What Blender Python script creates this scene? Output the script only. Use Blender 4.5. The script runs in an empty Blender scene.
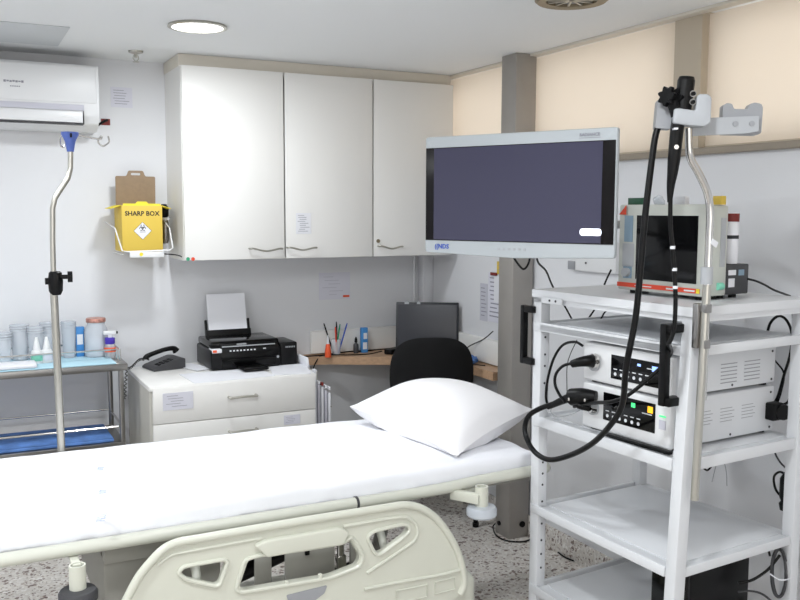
import bpy, bmesh, math, random
from math import sin, cos, pi, radians, atan2
from mathutils import Vector, Matrix, noise
random.seed(7)
SC = bpy.context.scene
COL = SC.collection

# ---------------------------------------------------------------- camera
CAMZ = 1.65
YAW, PITCH, ROLL, FPX = 0.465, 0.1000, 0.0032, 889.2
fw = Vector((sin(YAW)*cos(PITCH), cos(YAW)*cos(PITCH), -sin(PITCH)))
s0 = Vector((cos(YAW), -sin(YAW), 0)); u0 = s0.cross(fw)
sv = s0*cos(ROLL)+u0*sin(ROLL); uv = -s0*sin(ROLL)+u0*cos(ROLL)
cd = bpy.data.cameras.new('camera'); cam = bpy.data.objects.new('camera', cd); COL.objects.link(cam)
cam.matrix_world = Matrix(((sv.x, uv.x, -fw.x, 0), (sv.y, uv.y, -fw.y, 0), (sv.z, uv.z, -fw.z, CAMZ), (0, 0, 0, 1)))
cd.sensor_width = 36; cd.lens = FPX/800*36; cd.clip_start = .05
SC.camera = cam
# ---------------------------------------------------------------- world, exposure, lights
w = bpy.data.worlds.new('daylight'); SC.world = w; w.use_nodes = True
w.node_tree.nodes['Background'].inputs[0].default_value = (1.0, .97, .93, 1)
w.node_tree.nodes['Background'].inputs[1].default_value = 2.75
SC.view_settings.view_transform = 'Standard'; SC.view_settings.look = 'None'
SC.view_settings.gamma = 1; SC.view_settings.use_curve_mapping = False
SC.view_settings.exposure = 0.0
CEIL = 2.405; XR = 2.57; YB = 4.745; XL = -2.0; YF = -1.6
LAMPS = [  # x, y, watts
    (.935, 3.73, 14), (.935, 1.30, 17), (1.9, .3, 2.5), (-.6, 1.9, 30), (-.6, -.4, 20), (-.9, 3.6, 15)]  # all but the first are unseen lamps added to brighten the room
def lamp_light(x, y, watts, z=CEIL-.03):
    l = bpy.data.lights.new('lamp_light', 'AREA'); l.shape = 'DISK'; l.size = .17; l.energy = watts
    l.color = (.93, .97, 1.0)
    o = bpy.data.objects.new('lamp_light', l); o.location = (x, y, z); COL.objects.link(o)
for a in LAMPS: lamp_light(*a)
def daylight(name, loc, rot, sx, sy, watts, col):      # fill light added outside the made-up window behind the camera
    l = bpy.data.lights.new(name, 'AREA'); l.shape = 'RECTANGLE'; l.size = sx; l.size_y = sy; l.energy = watts; l.color = col
    o = bpy.data.objects.new(name, l); o.location = loc; o.rotation_euler = rot; COL.objects.link(o)
daylight('window_daylight', (.1, YF-.16, 1.55), (-pi/2, 0, 0), 2.9, 1.35, 30, (.95, .98, 1.0))

def at(px, py, x=None, y=None, z=None, d=None):
    "point of the room on the plane x=, y= or z= that is seen in that direction"
    r = sv*((px-400)/FPX) - uv*((py-300)/FPX) + fw
    t = x/r.x if x is not None else y/r.y if y is not None else (z-CAMZ)/r.z if z is not None else d
    return Vector((0, 0, CAMZ)) + r*t

# ---------------------------------------------------------------- materials
def lin(c):
    return tuple(((v/255)/12.92 if v/255 <= .04045 else ((v/255+.055)/1.055)**2.4) for v in c)+(1,)
def mat(name, rgb, rough=.5, metal=0, bump=0, bscale=60, var=0, vscale=8, coat=0, spec=.5, emit=None, trans=0, alpha=1, ior=1.45, sss=0, aniso=None):
    m = bpy.data.materials.new(name); m.use_nodes = True; nt = m.node_tree; b = nt.nodes['Principled BSDF']
    c = lin(rgb)
    b.inputs['Base Color'].default_value = c; b.inputs['Roughness'].default_value = rough
    b.inputs['Metallic'].default_value = metal; b.inputs['Coat Weight'].default_value = coat
    b.inputs['Specular IOR Level'].default_value = spec
    b.inputs['Transmission Weight'].default_value = trans; b.inputs['IOR'].default_value = ior
    b.inputs['Alpha'].default_value = alpha
    tc = nt.nodes.new('ShaderNodeTexCoord')
    if aniso:
        mp = nt.nodes.new('ShaderNodeMapping'); mp.inputs['Scale'].default_value = aniso
        nt.links.new(tc.outputs['Object'], mp.inputs[0]); src = mp.outputs[0]
    else: src = tc.outputs['Object']
    if var:
        n = nt.nodes.new('ShaderNodeTexNoise'); n.inputs['Scale'].default_value = vscale; n.inputs['Detail'].default_value = 4
        nt.links.new(src, n.inputs['Vector'])
        r = nt.nodes.new('ShaderNodeValToRGB'); r.color_ramp.elements[0].position = .3; r.color_ramp.elements[1].position = .7
        r.color_ramp.elements[0].color = tuple(max(0, v*(1-var)) for v in c[:3])+(1,)
        r.color_ramp.elements[1].color = tuple(min(1, v*(1+var)) for v in c[:3])+(1,)
        nt.links.new(n.outputs[0], r.inputs[0]); nt.links.new(r.outputs[0], b.inputs['Base Color'])
    if bump:
        n = nt.nodes.new('ShaderNodeTexNoise'); n.inputs['Scale'].default_value = bscale; n.inputs['Detail'].default_value = 5
        nt.links.new(src, n.inputs['Vector'])
        bp = nt.nodes.new('ShaderNodeBump'); bp.inputs['Strength'].default_value = bump; bp.inputs['Distance'].default_value = .01
        nt.links.new(n.outputs[0], bp.inputs['Height']); nt.links.new(bp.outputs[0], b.inputs['Normal'])
    if emit:
        b.inputs['Emission Color'].default_value = lin(emit[0]); b.inputs['Emission Strength'].default_value = emit[1]
    return m
M = {}
M['wall'] = mat('wall_paint', (222, 223, 226), .6, bump=.03, bscale=180)
M['ceil'] = mat('ceiling_paint', (238, 240, 241), .85, bump=.02, bscale=90)
M['filler'] = mat('warm_white_paint', (218, 212, 200), .5)
M['hatch'] = mat('hatch_paint', (208, 212, 215), .6)
M['beige'] = mat('beige_paint', (196, 184, 165), .6, bump=.02)
M['ledge'] = mat('shaded_ledge_paint', (146, 136, 122), .5)  # base colour darkened for the shade on the ledge's front face
M['laminate'] = mat('white_laminate', (233, 232, 229), .3, bump=.015, bscale=300)
M['laminate_edge'] = mat('laminate_edge', (190, 188, 180), .5)
M['dark_gap'] = mat('dark_gap', (60, 58, 56), .8)
M['steel'] = mat('brushed_steel', (150, 148, 146), .3, 1, bump=.05, bscale=25, aniso=(1, 1, 40))
M['chrome'] = mat('chrome', (205, 203, 200), .14, 1)
M['satin'] = mat('satin_steel', (188, 186, 178), .3, 1)
M['column'] = mat('column_steel', (164, 160, 155), .42, .35, bump=.04, bscale=30, var=.06, vscale=5)
M['column_lo'] = mat('column_cover', (118, 114, 108), .4, .55, bump=.03, var=.12, vscale=3)
M['plastic_w'] = mat('white_plastic', (226, 227, 228), .35)
M['cream'] = mat('cream_bed_plastic', (205, 206, 193), .28, bump=.01, bscale=200, coat=.2)
M['cream_metal'] = mat('cream_painted_steel', (203, 204, 193), .35)
M['bedgrey'] = mat('grey_painted_steel', (150, 149, 142), .5, var=.08, vscale=4)
M['cart'] = mat('white_powder_coat', (214, 216, 219), .38, bump=.02, bscale=400)
M['sheet'] = mat('white_sheet', (240, 241, 246), .85, bump=.12, bscale=7)
M['pillow'] = mat('white_pillowcase', (243, 242, 244), .85, bump=.16, bscale=9)
M['black'] = mat('black_plastic', (8, 8, 9), .4, spec=.25)
M['black_gloss'] = mat('glossy_black', (5, 5, 6), .12, spec=.3)
M['black_matte'] = mat('black_fabric', (7, 7, 9), .9, bump=.2, bscale=300)
M['rubber'] = mat('black_rubber', (7, 7, 8), .35, spec=.25)
M['dark'] = mat('dark_grey_plastic', (62, 62, 65), .5)
M['grey'] = mat('grey_plastic', (150, 152, 156), .45)
M['lgrey'] = mat('light_grey_plastic', (168, 171, 175), .45)
M['mongrey'] = mat('monitor_shell', (174, 180, 184), .38)
M['screen'] = mat('monitor_glass', (60, 59, 80), .12)
M['screen_edge'] = mat('screen_border', (12, 9, 11), .25, spec=.25)
M['devshell'] = mat('device_shell', (188, 191, 184), .45)
M['red'] = mat('red_band', (216, 74, 48), .5)
M['orange'] = mat('orange_red', (232, 92, 50), .5)
M['bluegrey'] = mat('blue_grey_panel', (128, 152, 170), .5)
M['blue'] = mat('blue_cloth', (92, 132, 196), .8, var=.25, vscale=14)
M['lightblue'] = mat('pale_blue_cloth', (178, 214, 228), .85, var=.05)
M['blueplas'] = mat('blue_plastic', (84, 106, 178), .4)
M['blue2'] = mat('blue_box', (70, 140, 205), .5)
M['violet'] = mat('violet_plastic', (72, 52, 170), .4)
M['paper'] = mat('white_paper', (226, 227, 232), .8)
M['paper_grey'] = mat('grey_paper', (196, 196, 206), .8)
M['paper_vio'] = mat('pale_violet_paper', (216, 216, 226), .8)
M['ink'] = mat('grey_ink', (146, 146, 156), .8)
M['inkdark'] = mat('dark_ink', (40, 40, 44), .7)
M['inkwhite'] = mat('white_print', (220, 222, 226), .6)
M['inkblue'] = mat('faint_blue_ink', (186, 196, 222), .8)
M['logo_blue'] = mat('blue_lettering', (62, 92, 180), .5)
M['yellow'] = mat('yellow_card', (214, 184, 78), .6, bump=.03)
M['yellow_lt'] = mat('bright_yellow_card', (236, 216, 60), .6)
M['kraft'] = mat('kraft_cardboard', (146, 126, 104), .8, bump=.05, var=.06, vscale=40)
M['wood'] = mat('desk_wood', (186, 152, 122), .5, var=.12, vscale=6, aniso=(1.5, 14, 14))
M['clear'] = mat('clear_plastic', (238, 242, 248), .15, alpha=.34)
M['clear_grey'] = mat('translucent_grey_plastic', (214, 220, 228), .2, alpha=.6)
M['copper'] = mat('copper_lid', (176, 128, 116), .4, .3, var=.4, vscale=60)
M['green'] = mat('green_plastic', (50, 150, 110), .5)
M['dkgreen'] = mat('dark_green_card', (40, 84, 62), .6)
M['mint'] = mat('mint_label', (130, 205, 180), .6)
M['greenled'] = mat('green_lamp', (70, 210, 120), .4, emit=((70, 220, 130), 1.0))
M['amberled'] = mat('amber_lamp', (240, 180, 40), .4, emit=((250, 190, 40), .9))
M['blueled'] = mat('blue_lamp', (150, 180, 255), .4, emit=((150, 185, 255), 1.0))
M['glow'] = mat('lamp_glow', (255, 255, 255), .5, emit=((255, 255, 255), 3.5))
M['pill'] = mat('lit_screen_tag', (240, 244, 255), .4, emit=((240, 244, 255), 1.4))
M['skin_tag'] = mat('dark_red', (120, 40, 36), .6)
M['brass'] = mat('dull_metal', (150, 138, 115), .4, .8)
M['printer'] = mat('printer_shell', (10, 10, 12), .35, spec=.3)
M['laptop'] = mat('laptop_shell', (34, 36, 42), .4)
M['lapscreen'] = mat('laptop_screen', (46, 48, 56), .18)

def floor_mat():
    m = bpy.data.materials.new('terrazzo'); m.use_nodes = True; nt = m.node_tree; b = nt.nodes['Principled BSDF']
    tc = nt.nodes.new('ShaderNodeTexCoord')
    nz = nt.nodes.new('ShaderNodeTexNoise'); nz.inputs['Scale'].default_value = 60
    ad = nt.nodes.new('ShaderNodeMix'); ad.data_type = 'VECTOR'; ad.inputs[0].default_value = .012
    nt.links.new(tc.outputs['Object'], nz.inputs['Vector']); nt.links.new(tc.outputs['Object'], ad.inputs[4]); nt.links.new(nz.outputs['Color'], ad.inputs[5])
    prev = None
    for sc, ramp in ((95, [(0, (208, 203, 197)), (.4, (222, 218, 213)), (.75, (214, 208, 200)), (.92, (234, 231, 227))]),
                     (110, [(0, (138, 118, 115)), (.05, (190, 176, 170)), (.12, (255, 255, 255))]), (55, [(0, (160, 146, 142)), (.045, (255, 255, 255))])):
        v = nt.nodes.new('ShaderNodeTexVoronoi'); v.inputs['Scale'].default_value = sc; nt.links.new(ad.outputs[1], v.inputs['Vector'])
        sp_ = nt.nodes.new('ShaderNodeSeparateColor'); nt.links.new(v.outputs['Color'], sp_.inputs[0])
        r = nt.nodes.new('ShaderNodeValToRGB'); r.color_ramp.interpolation = 'CONSTANT'; e = r.color_ramp.elements
        e[0].position = 0; e[0].color = lin(ramp[0][1]); e[1].position = ramp[1][0]; e[1].color = lin(ramp[1][1])
        for p, c in ramp[2:]: e.new(p).color = lin(c)
        nt.links.new(sp_.outputs[0], r.inputs[0])
        if prev is None: prev = r.outputs[0]
        else:
            mx = nt.nodes.new('ShaderNodeMix'); mx.data_type = 'RGBA'; mx.blend_type = 'MULTIPLY'; mx.inputs[0].default_value = 1
            nt.links.new(prev, mx.inputs[6]); nt.links.new(r.outputs[0], mx.inputs[7]); prev = mx.outputs[2]
    nt.links.new(prev, b.inputs['Base Color']); b.inputs['Roughness'].default_value = .4
    return m
M['terrazzo'] = floor_mat()
def blind_mat():
    m = bpy.data.materials.new('cream_blind_fabric'); m.use_nodes = True; nt = m.node_tree; nt.nodes.clear()
    o = nt.nodes.new('ShaderNodeOutputMaterial'); t = nt.nodes.new('ShaderNodeBsdfTranslucent'); d = nt.nodes.new('ShaderNodeBsdfDiffuse')
    t.inputs[0].default_value = lin((247, 241, 233)); d.inputs[0].default_value = lin((240, 233, 222))
    mx = nt.nodes.new('ShaderNodeMixShader'); mx.inputs[0].default_value = .35
    nt.links.new(t.outputs[0], mx.inputs[1]); nt.links.new(d.outputs[0], mx.inputs[2]); nt.links.new(mx.outputs[0], o.inputs[0])
    return m
M['blind'] = blind_mat()
def tube_fabric(): return M['sheet']

# ---------------------------------------------------------------- mesh helpers
def nb(): return bmesh.new()
def box(bm, x0, x1, y0, y1, z0, z1, bev=0, seg=2, mtx=None):
    r = bmesh.ops.create_cube(bm, size=1)
    vs = r['verts']
    bmesh.ops.scale(bm, vec=(abs(x1-x0), abs(y1-y0), abs(z1-z0)), verts=vs)
    bmesh.ops.translate(bm, vec=((x0+x1)/2, (y0+y1)/2, (z0+z1)/2), verts=vs)
    if bev:
        es = list({e for v in vs for e in v.link_edges})
        r2 = bmesh.ops.bevel(bm, geom=es, offset=bev, segments=seg, profile=.5, affect='EDGES')
        vs = list({v for f in r2['faces'] for v in f.verts} | {v for v in vs if v.is_valid})
    if mtx: bmesh.ops.transform(bm, matrix=mtx, verts=[v for v in vs if v.is_valid])
    return vs
def cyl(bm, a, b, r, r2=None, n=24, caps=True):
    a = Vector(a); b = Vector(b); d = b-a; r2 = r if r2 is None else r2
    q = Vector((0, 0, 1)).rotation_difference(d.normalized()) if d.length > 1e-9 else None
    mt = Matrix.Translation((a+b)/2) @ q.to_matrix().to_4x4()
    return bmesh.ops.create_cone(bm, cap_ends=caps, segments=n, radius1=r, radius2=r2, depth=d.length, matrix=mt)['verts']
def smooth_path(pts, sub=8):
    pts = [Vector(p) for p in pts]
    if len(pts) < 3: return pts
    out = []
    P = [pts[0]*2-pts[1]]+pts+[pts[-1]*2-pts[-2]]
    for i in range(1, len(P)-2):
        for k in range(sub):
            t = k/sub; a, b, c, d = P[i-1], P[i], P[i+1], P[i+2]
            out.append(.5*((2*b)+(c-a)*t+(2*a-5*b+4*c-d)*t*t+(3*b-a-3*c+d)*t**3))
    out.append(pts[-1]); return out
def tube(bm, pts, r, n=10, smooth=True, sub=8, closed=False):
    P = smooth_path(pts, sub) if smooth else [Vector(p) for p in pts]
    rad = r if callable(r) else (lambda t: r)
    rings = []; up = None
    for i, p in enumerate(P):
        if closed: t = (P[(i+1) % len(P)]-P[i-1])
        else: t = P[min(i+1, len(P)-1)]-P[max(i-1, 0)]
        if t.length < 1e-9: t = Vector((0, 0, 1))
        t.normalize()
        if up is None:
            up = t.orthogonal().normalized()
        else:
            up = up-t*up.dot(t)
            up = up.normalized() if up.length > 1e-6 else t.orthogonal().normalized()
        s = t.cross(up); rr = rad(i/max(1, len(P)-1))
        rings.append([bm.verts.new(p+(up*cos(2*pi*k/n)+s*sin(2*pi*k/n))*rr) for k in range(n)])
    m = len(rings)
    for i in range(m if closed else m-1):
        A, B = rings[i], rings[(i+1) % m]
        for k in range(n):
            bm.faces.new((A[k], A[(k+1) % n], B[(k+1) % n], B[k]))
    if not closed:
        bm.faces.new(rings[0][::-1]); bm.faces.new(rings[-1])
def lathe(bm, prof, c=(0, 0, 0), n=28):
    c = Vector(c); rings = []
    for r, z in prof:
        rings.append([bm.verts.new(c+Vector((max(r, 1e-4)*cos(2*pi*k/n), max(r, 1e-4)*sin(2*pi*k/n), z))) for k in range(n)])
    for A, B in zip(rings, rings[1:]):
        for k in range(n): bm.faces.new((A[k], A[(k+1) % n], B[(k+1) % n], B[k]))
    bm.faces.new(rings[0][::-1]); bm.faces.new(rings[-1])
def frame(o, x, y):
    x = Vector(x).normalized(); y = Vector(y); y = (y-x*y.dot(x)).normalized(); z = x.cross(y); o = Vector(o)
    return Matrix(((x.x, y.x, z.x, o.x), (x.y, y.y, z.y, o.y), (x.z, y.z, z.z, o.z), (0, 0, 0, 1)))
def prism(bm, poly, z0, z1, mtx=None, holes=(), bev=0):
    "extruded outline with optional holes"
    def loop(pts): 
        vs = [bm.verts.new((p[0], p[1], z0)) for p in pts]
        return vs, [bm.edges.new((vs[i], vs[(i+1) % len(vs)])) for i in range(len(vs))]
    allv, alle = [], []
    for p in [poly]+list(holes):
        v, e = loop(p); allv += v; alle += e
    r = bmesh.ops.triangle_fill(bm, use_beauty=True, use_dissolve=False, edges=alle, normal=(0, 0, 1))
    fs = [g for g in r['geom'] if isinstance(g, bmesh.types.BMFace)]
    for f in fs:
        f.normal_update()
    ex = bmesh.ops.extrude_face_region(bm, geom=fs)
    nv = [g for g in ex['geom'] if isinstance(g, bmesh.types.BMVert)]
    bmesh.ops.translate(bm, vec=(0, 0, z1-z0), verts=nv)
    allv = allv+nv
    if mtx: bmesh.ops.transform(bm, matrix=mtx, verts=allv)
    return allv
def rounded(pts, r, seg=5):
    "round the corners of a 2-D outline"
    out = []; n = len(pts)
    for i in range(n):
        p = Vector(pts[i][:2]); a = Vector(pts[i-1][:2]); b = Vector(pts[(i+1) % n][:2])
        rr = pts[i][2] if len(pts[i]) > 2 else r
        la = (a-p).length; lb = (b-p).length; rr = min(rr, la*.45, lb*.45)
        A = p+(a-p).normalized()*rr; B = p+(b-p).normalized()*rr
        for k in range(seg+1):
            t = k/seg; out.append(tuple(A*(1-t)**2+p*2*t*(1-t)+B*t*t))
    return out
def rrect(x0, x1, y0, y1, r): return rounded([(x0, y0), (x1, y0), (x1, y1), (x0, y1)], r)
def text(bm, s, size, mtx, depth=.0006, align='CENTER', bold=False):
    cu = bpy.data.curves.new('lettering', 'FONT'); cu.body = s; cu.size = size; cu.extrude = depth; cu.align_x = align; cu.align_y = 'CENTER'
    if bold: cu.offset = size*.02
    cu.resolution_u = 2
    o = bpy.data.objects.new('lettering', cu); COL.objects.link(o)
    bpy.context.view_layer.update()
    me = bpy.data.meshes.new_from_object(o.evaluated_get(bpy.context.evaluated_depsgraph_get()))
    bpy.data.objects.remove(o); me.transform(mtx); bm.from_mesh(me); bpy.data.meshes.remove(me)

MW = {}
def put(name, bm, m, parent=None, world=False, sm=True, recalc=True):
    if recalc: bmesh.ops.recalc_face_normals(bm, faces=bm.faces)
    me = bpy.data.meshes.new(name)
    if world and parent is not None:
        bmesh.ops.transform(bm, matrix=MW[parent.name].inverted(), verts=bm.verts)
    if sm:
        for f in bm.faces: f.smooth = True
        for e in bm.edges:
            if len(e.link_faces) == 2 and e.calc_face_angle(0) > radians(38): e.smooth = False
    bm.to_mesh(me); bm.free()
    me.materials.append(M[m] if isinstance(m, str) else m)
    o = bpy.data.objects.new(name, me); COL.objects.link(o)
    if parent is not None:
        o.parent = parent; MW[o.name] = MW[parent.name]
    else: MW[o.name] = Matrix.Identity(4)
    return o
def tag(o, label, cat, group=None, kind=None):
    o['label'] = label; o['category'] = cat
    if group: o['group'] = group
    if kind: o['kind'] = kind
    return o
def thing(name, label, cat, loc=(0, 0, 0), rz=0, group=None):
    o = bpy.data.objects.new(name, None); COL.objects.link(o); o.empty_display_size = .05
    o.location = loc; o.rotation_euler = (0, 0, rz)
    MW[o.name] = Matrix.Translation(Vector(loc)) @ Matrix.Rotation(rz, 4, 'Z')
    return tag(o, label, cat, group)
def struct(name, bm, m, label=None, cat=None, parent=None, **k):
    o = put(name, bm, m, parent, **k)
    if parent is None:
        o['kind'] = 'structure'; o['label'] = label; o['category'] = cat
    return o
def B(*a, **k):
    bm = nb(); box(bm, *a, **k); return bm
def C(*a, **k):
    bm = nb(); cyl(bm, *a, **k); return bm
def T(pts, r, **k):
    bm = nb(); tube(bm, pts, r, **k); return bm

# ================================================================ THE ROOM
struct('floor', B(XL-.2, XR+.2, YF-.2, YB+.2, -.1, 0), 'terrazzo', 'speckled grey terrazzo floor under the bed and cart', 'floor')
struct('ceiling', B(XL-.2, XR+.2, YF-.2, YB+.2, CEIL, CEIL+.1), 'ceil', 'plain white painted ceiling', 'ceiling')
struct('wall_back', B(XL-.2, XR+.2, YB, YB+.15, 0, CEIL), 'wall', 'white back wall behind the cabinets and printer', 'wall')
struct('wall_left', B(XL-.15, XL, YF, YB, 0, CEIL), 'wall', 'white wall to the left', 'wall')
bm = nb(); box(bm, XL-.15, XR+.15, YF-.15, YF, 0, .85); box(bm, XL-.15, XR+.15, YF-.15, YF, 2.25, CEIL); box(bm, XL-.15, -1.4, YF-.15, YF, .85, 2.25); box(bm, 1.6, XR+.15, YF-.15, YF, .85, 2.25)
struct('wall_front', bm, 'wall', 'white wall facing the cabinets', 'wall')
SILL = 1.865
W1 = (2.712, 4.60); W2 = (-.6, 2.575)
bm = nb()
box(bm, XR, XR+.16, YF, YB, 0, SILL)
box(bm, XR, XR+.16, YF, W2[0], SILL, CEIL); box(bm, XR, XR+.16, W2[1], W1[0], SILL, CEIL); box(bm, XR, XR+.16, W1[1], YB, SILL, CEIL)
struct('wall_right', bm, 'wall', 'white right-hand wall below the high windows', 'wall')
root = thing('window_3', 'added fill-light window in the wall behind the viewpoint', 'window', (.1, YF-.08, .85)); root['kind'] = 'structure'  # window added as a source of soft frontal fill
bm = nb()
for a in ((-1.4, 1.6, .85, .90), (-1.4, 1.6, 2.20, 2.25), (-1.4, -1.35, .9, 2.2), (1.55, 1.6, .9, 2.2), (.075, .125, .9, 2.2)): box(bm, a[0], a[1], YF-.10, YF-.05, a[2], a[3], bev=.003)
struct('window_frame', bm, 'plastic_w', parent=root, world=True)
# window pillar, beige
struct('trim_1', B(XR-.004, XR+.1, W2[1]-.003, W1[0]+.003, SILL+.03, CEIL-.002), 'beige', 'beige pillar between the two high windows', 'trim')
struct('trim_2', B(XR-.03, XR+.1, YF+.01, YB-.005, SILL, SILL+.026, bev=.004), 'ledge', 'grey-beige sill ledge running under the high windows', 'trim')
for k, (a, b) in enumerate((W1, W2)):
    root = thing('window_%d' % (k+1), ['high window with lit cream blind behind the monitor', 'high window with lit cream blind at the right end'][k], 'window', (XR+.05, (a+b)/2, SILL))
    root['kind'] = 'structure'
    fr = nb(); x0, x1 = XR+.10, XR+.14
    for (p, q, zz0, zz1) in ((a, b, SILL+.026, SILL+.06), (a, b, CEIL-.04, CEIL-.002), (a, a+.04, SILL+.06, CEIL-.04), (b-.04, b, SILL+.06, CEIL-.04), ((a+b)/2-.02, (a+b)/2+.02, SILL+.06, CEIL-.04)):
        box(fr, x0, x1, p, q, zz0, zz1, bev=.003)
    struct('window_frame', fr, 'plastic_w', parent=root, world=True)
    struct('window_pane', B(XR+.118, XR+.122, a+.03, b-.03, SILL+.05, CEIL-.03), 'clear', parent=root, world=True)
    bx = XR+.012 if k == 0 else XR+.03
    struct('blind', B(bx, bx+.0015, a+.005, b-.005, SILL+.03, CEIL-.01), 'blind', parent=root, world=True)
    struct('blind_rail', B(bx-.006, bx+.01, a+.004, b-.004, SILL+.027, SILL+.036, bev=.002), 'beige', parent=root, world=True)
struct('baseboard_right', B(XR-.012, XR, YF, YB-.012, 0, .11, bev=.003), 'terrazzo', 'terrazzo baseboard along the right wall', 'baseboard')
struct('baseboard_back', B(XL, XR, YB-.012, YB, 0, .11, bev=.003), 'terrazzo', 'terrazzo baseboard along the back wall', 'baseboard')
# cable trunking
struct('trim_3', B(1.80, XR-.03, YB-.035, YB, .835, .965, bev=.006), 'laminate', 'white cable trunking on the back wall above the desk', 'trim')
struct('trim_4', B(XR-.035, XR, 3.77, YB-.04, .835, .965, bev=.006), 'laminate', 'white cable trunking on the right wall above the desk', 'trim')
bm = nb(); box(bm, XR-.07, XR, YB-.07, YB, .97, CEIL, bev=.006); cyl(bm, (XR-.10, YB-.012, .97), (XR-.10, YB-.012, 1.6), .008)
struct('trim_5', bm, 'wall', 'narrow white pipe boxing in the room corner', 'trim')
# ceiling seam strip above window
struct('trim_6', B(XR-.05, XR, YF, YB, CEIL-.012, CEIL, bev=.002), 'filler', 'narrow warm white strip where the ceiling meets the window wall', 'trim')

# metal column
r = thing('metal_column', 'square grey metal column from floor to ceiling behind the monitor', 'column', (2.50, 3.70, 0))
put('shaft', B(2.441, 2.56, 3.634, 3.761, 0, CEIL-.001, bev=.004), 'column', r, world=True)
put('cap_plug', C((2.4405, 3.72, .06), (2.434, 3.72, .06), .012), 'black', r, world=True)
put('cap_plug', C((2.52, 3.6335, .07), (2.52, 3.628, .07), .016), 'black', r, world=True)

# ceiling things
def downlight(x, y, label, lit=True):
    r = thing('ceiling_downlight', label, 'ceiling light', (x, y, CEIL-.012), group='round ceiling lights')
    bm = nb(); lathe(bm, [(.118, .012), (.122, .004), (.112, 0), (.104, .002), (.104, .012)]); put('trim_ring', bm, 'satin' , r)
    bm = nb(); lathe(bm, [(.103, .004), (.103, .010)]); put('diffuser', bm, 'glow', r)
    return r
downlight(.935, 3.73, 'lit round ceiling light in front of the wall cabinet')
for x, y, _ in LAMPS[1:]:
    downlight(x, y, 'added lit round ceiling light out of view')
r = thing('ceiling_grille_light', 'unlit round metal ceiling fitting at the top edge above the monitor', 'ceiling light', (1.99, 2.62, CEIL-.02))
bm = nb(); lathe(bm, [(.125, .02), (.13, .008), (.12, 0), (.09, .004), (.09, .02)], n=36); put('rim', bm, 'brass', r)
bm = nb()
for a in range(6): box(bm, -.09, .09, -.004, .004, .006, .014, mtx=Matrix.Rotation(a*pi/6, 4, 'Z'))
put('grille', bm, 'satin', r); bm = nb(); lathe(bm, [(.088, .014), (.088, .019)]); put('diffuser', bm, 'grey', r)
r = thing('fire_sprinkler', 'small metal sprinkler head hanging from the ceiling near the air conditioner', 'sprinkler', (.816, 4.45, CEIL))
bm = nb(); lathe(bm, [(.035, 0), (.033, -.008), (.014, -.014)]); put('flange', bm, 'satin', r)
bm = nb(); cyl(bm, (0, 0, -.012), (0, 0, -.03), .007); tube(bm, [(-.01, 0, -.02), (-.013, 0, -.035), (0, 0, -.05)], .002); tube(bm, [(.01, 0, -.02), (.013, 0, -.035), (0, 0, -.05)], .002); lathe(bm, [(.002, -.048), (.015, -.05), (.015, -.052)])
put('nozzle', bm, 'satin', r)
bm = nb(); box(bm, -.3, .47, 4.0, 4.47, CEIL-.004, CEIL-.0005, bev=.001)
tag(put('access_panel', bm, 'hatch'), 'pale grey flush hatch panel in the ceiling above the air conditioner', 'hatch')

# ================================================================ WALL CABINET
cx0, cx1, cy, cz0, cz1 = 1.012, 2.525, 4.375, 1.402, 2.347
r = thing('wall_cabinet', 'long white three-door wall cabinet under the ceiling', 'cabinet', ((cx0+cx1)/2, YB, cz0))
bm = nb()
box(bm, cx0, cx1, cy+.02, YB-.001, cz0, cz0+.02); box(bm, cx0, cx1, cy+.02, YB-.001, cz1-.02, cz1)
box(bm, cx0, cx0+.018, cy+.02, YB-.001, cz0+.02, cz1-.02); box(bm, cx1-.018, cx1, cy+.02, YB-.001, cz0+.02, cz1-.02)
box(bm, cx0+.018, cx1-.018, YB-.02, YB-.001, cz0+.02, cz1-.02); box(bm, 2.01, 2.03, cy+.02, YB-.02, cz0+.02, cz1-.02)
put('body', bm, 'laminate', r, world=True)
put('top_filler', B(cx0-.004, cx1, cy+.035, YB-.001, cz1, CEIL-.001, bev=.002), 'filler', r, world=True)
def bow_handle(parent, p0, p1, out, sag, rad=.0045, m='satin', world=True):
    p0 = Vector(p0); p1 = Vector(p1); o = Vector(out)
    pts = [p0, p0+o*.9, p0*.88+p1*.12+o, p0*.5+p1*.5+o*1.05+Vector((0, 0, -sag)), p0*.12+p1*.88+o, p1+o*.9, p1]
    return put('handle', T(pts, rad, n=8), m, parent, world=world)
edges = [(cx0, 1.530), (1.534, 2.030), (2.034, cx1)]
hs = [((249, 248.5), (281, 248.5)), ((287, 247.5), (315, 247.5)), ((378, 246), (401, 246.5))]
for k, (a, b) in enumerate(edges):
    d = put('door', B(a+.002, b-.002, cy, cy+.018, cz0+.001, cz1-.001, bev=.0025), 'laminate', r, world=True)
    p0 = at(*hs[k][0], y=cy); p1 = at(*hs[k][1], y=cy)
    bow_handle(d, p0, p1, (0, -.028, 0), .012)
    if k == 2:
        p = at(378, 241, y=cy); put('lock', C((p.x, cy-.006, p.z), (p.x, cy+.001, p.z), .010), 'brass', d, world=True)
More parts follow.
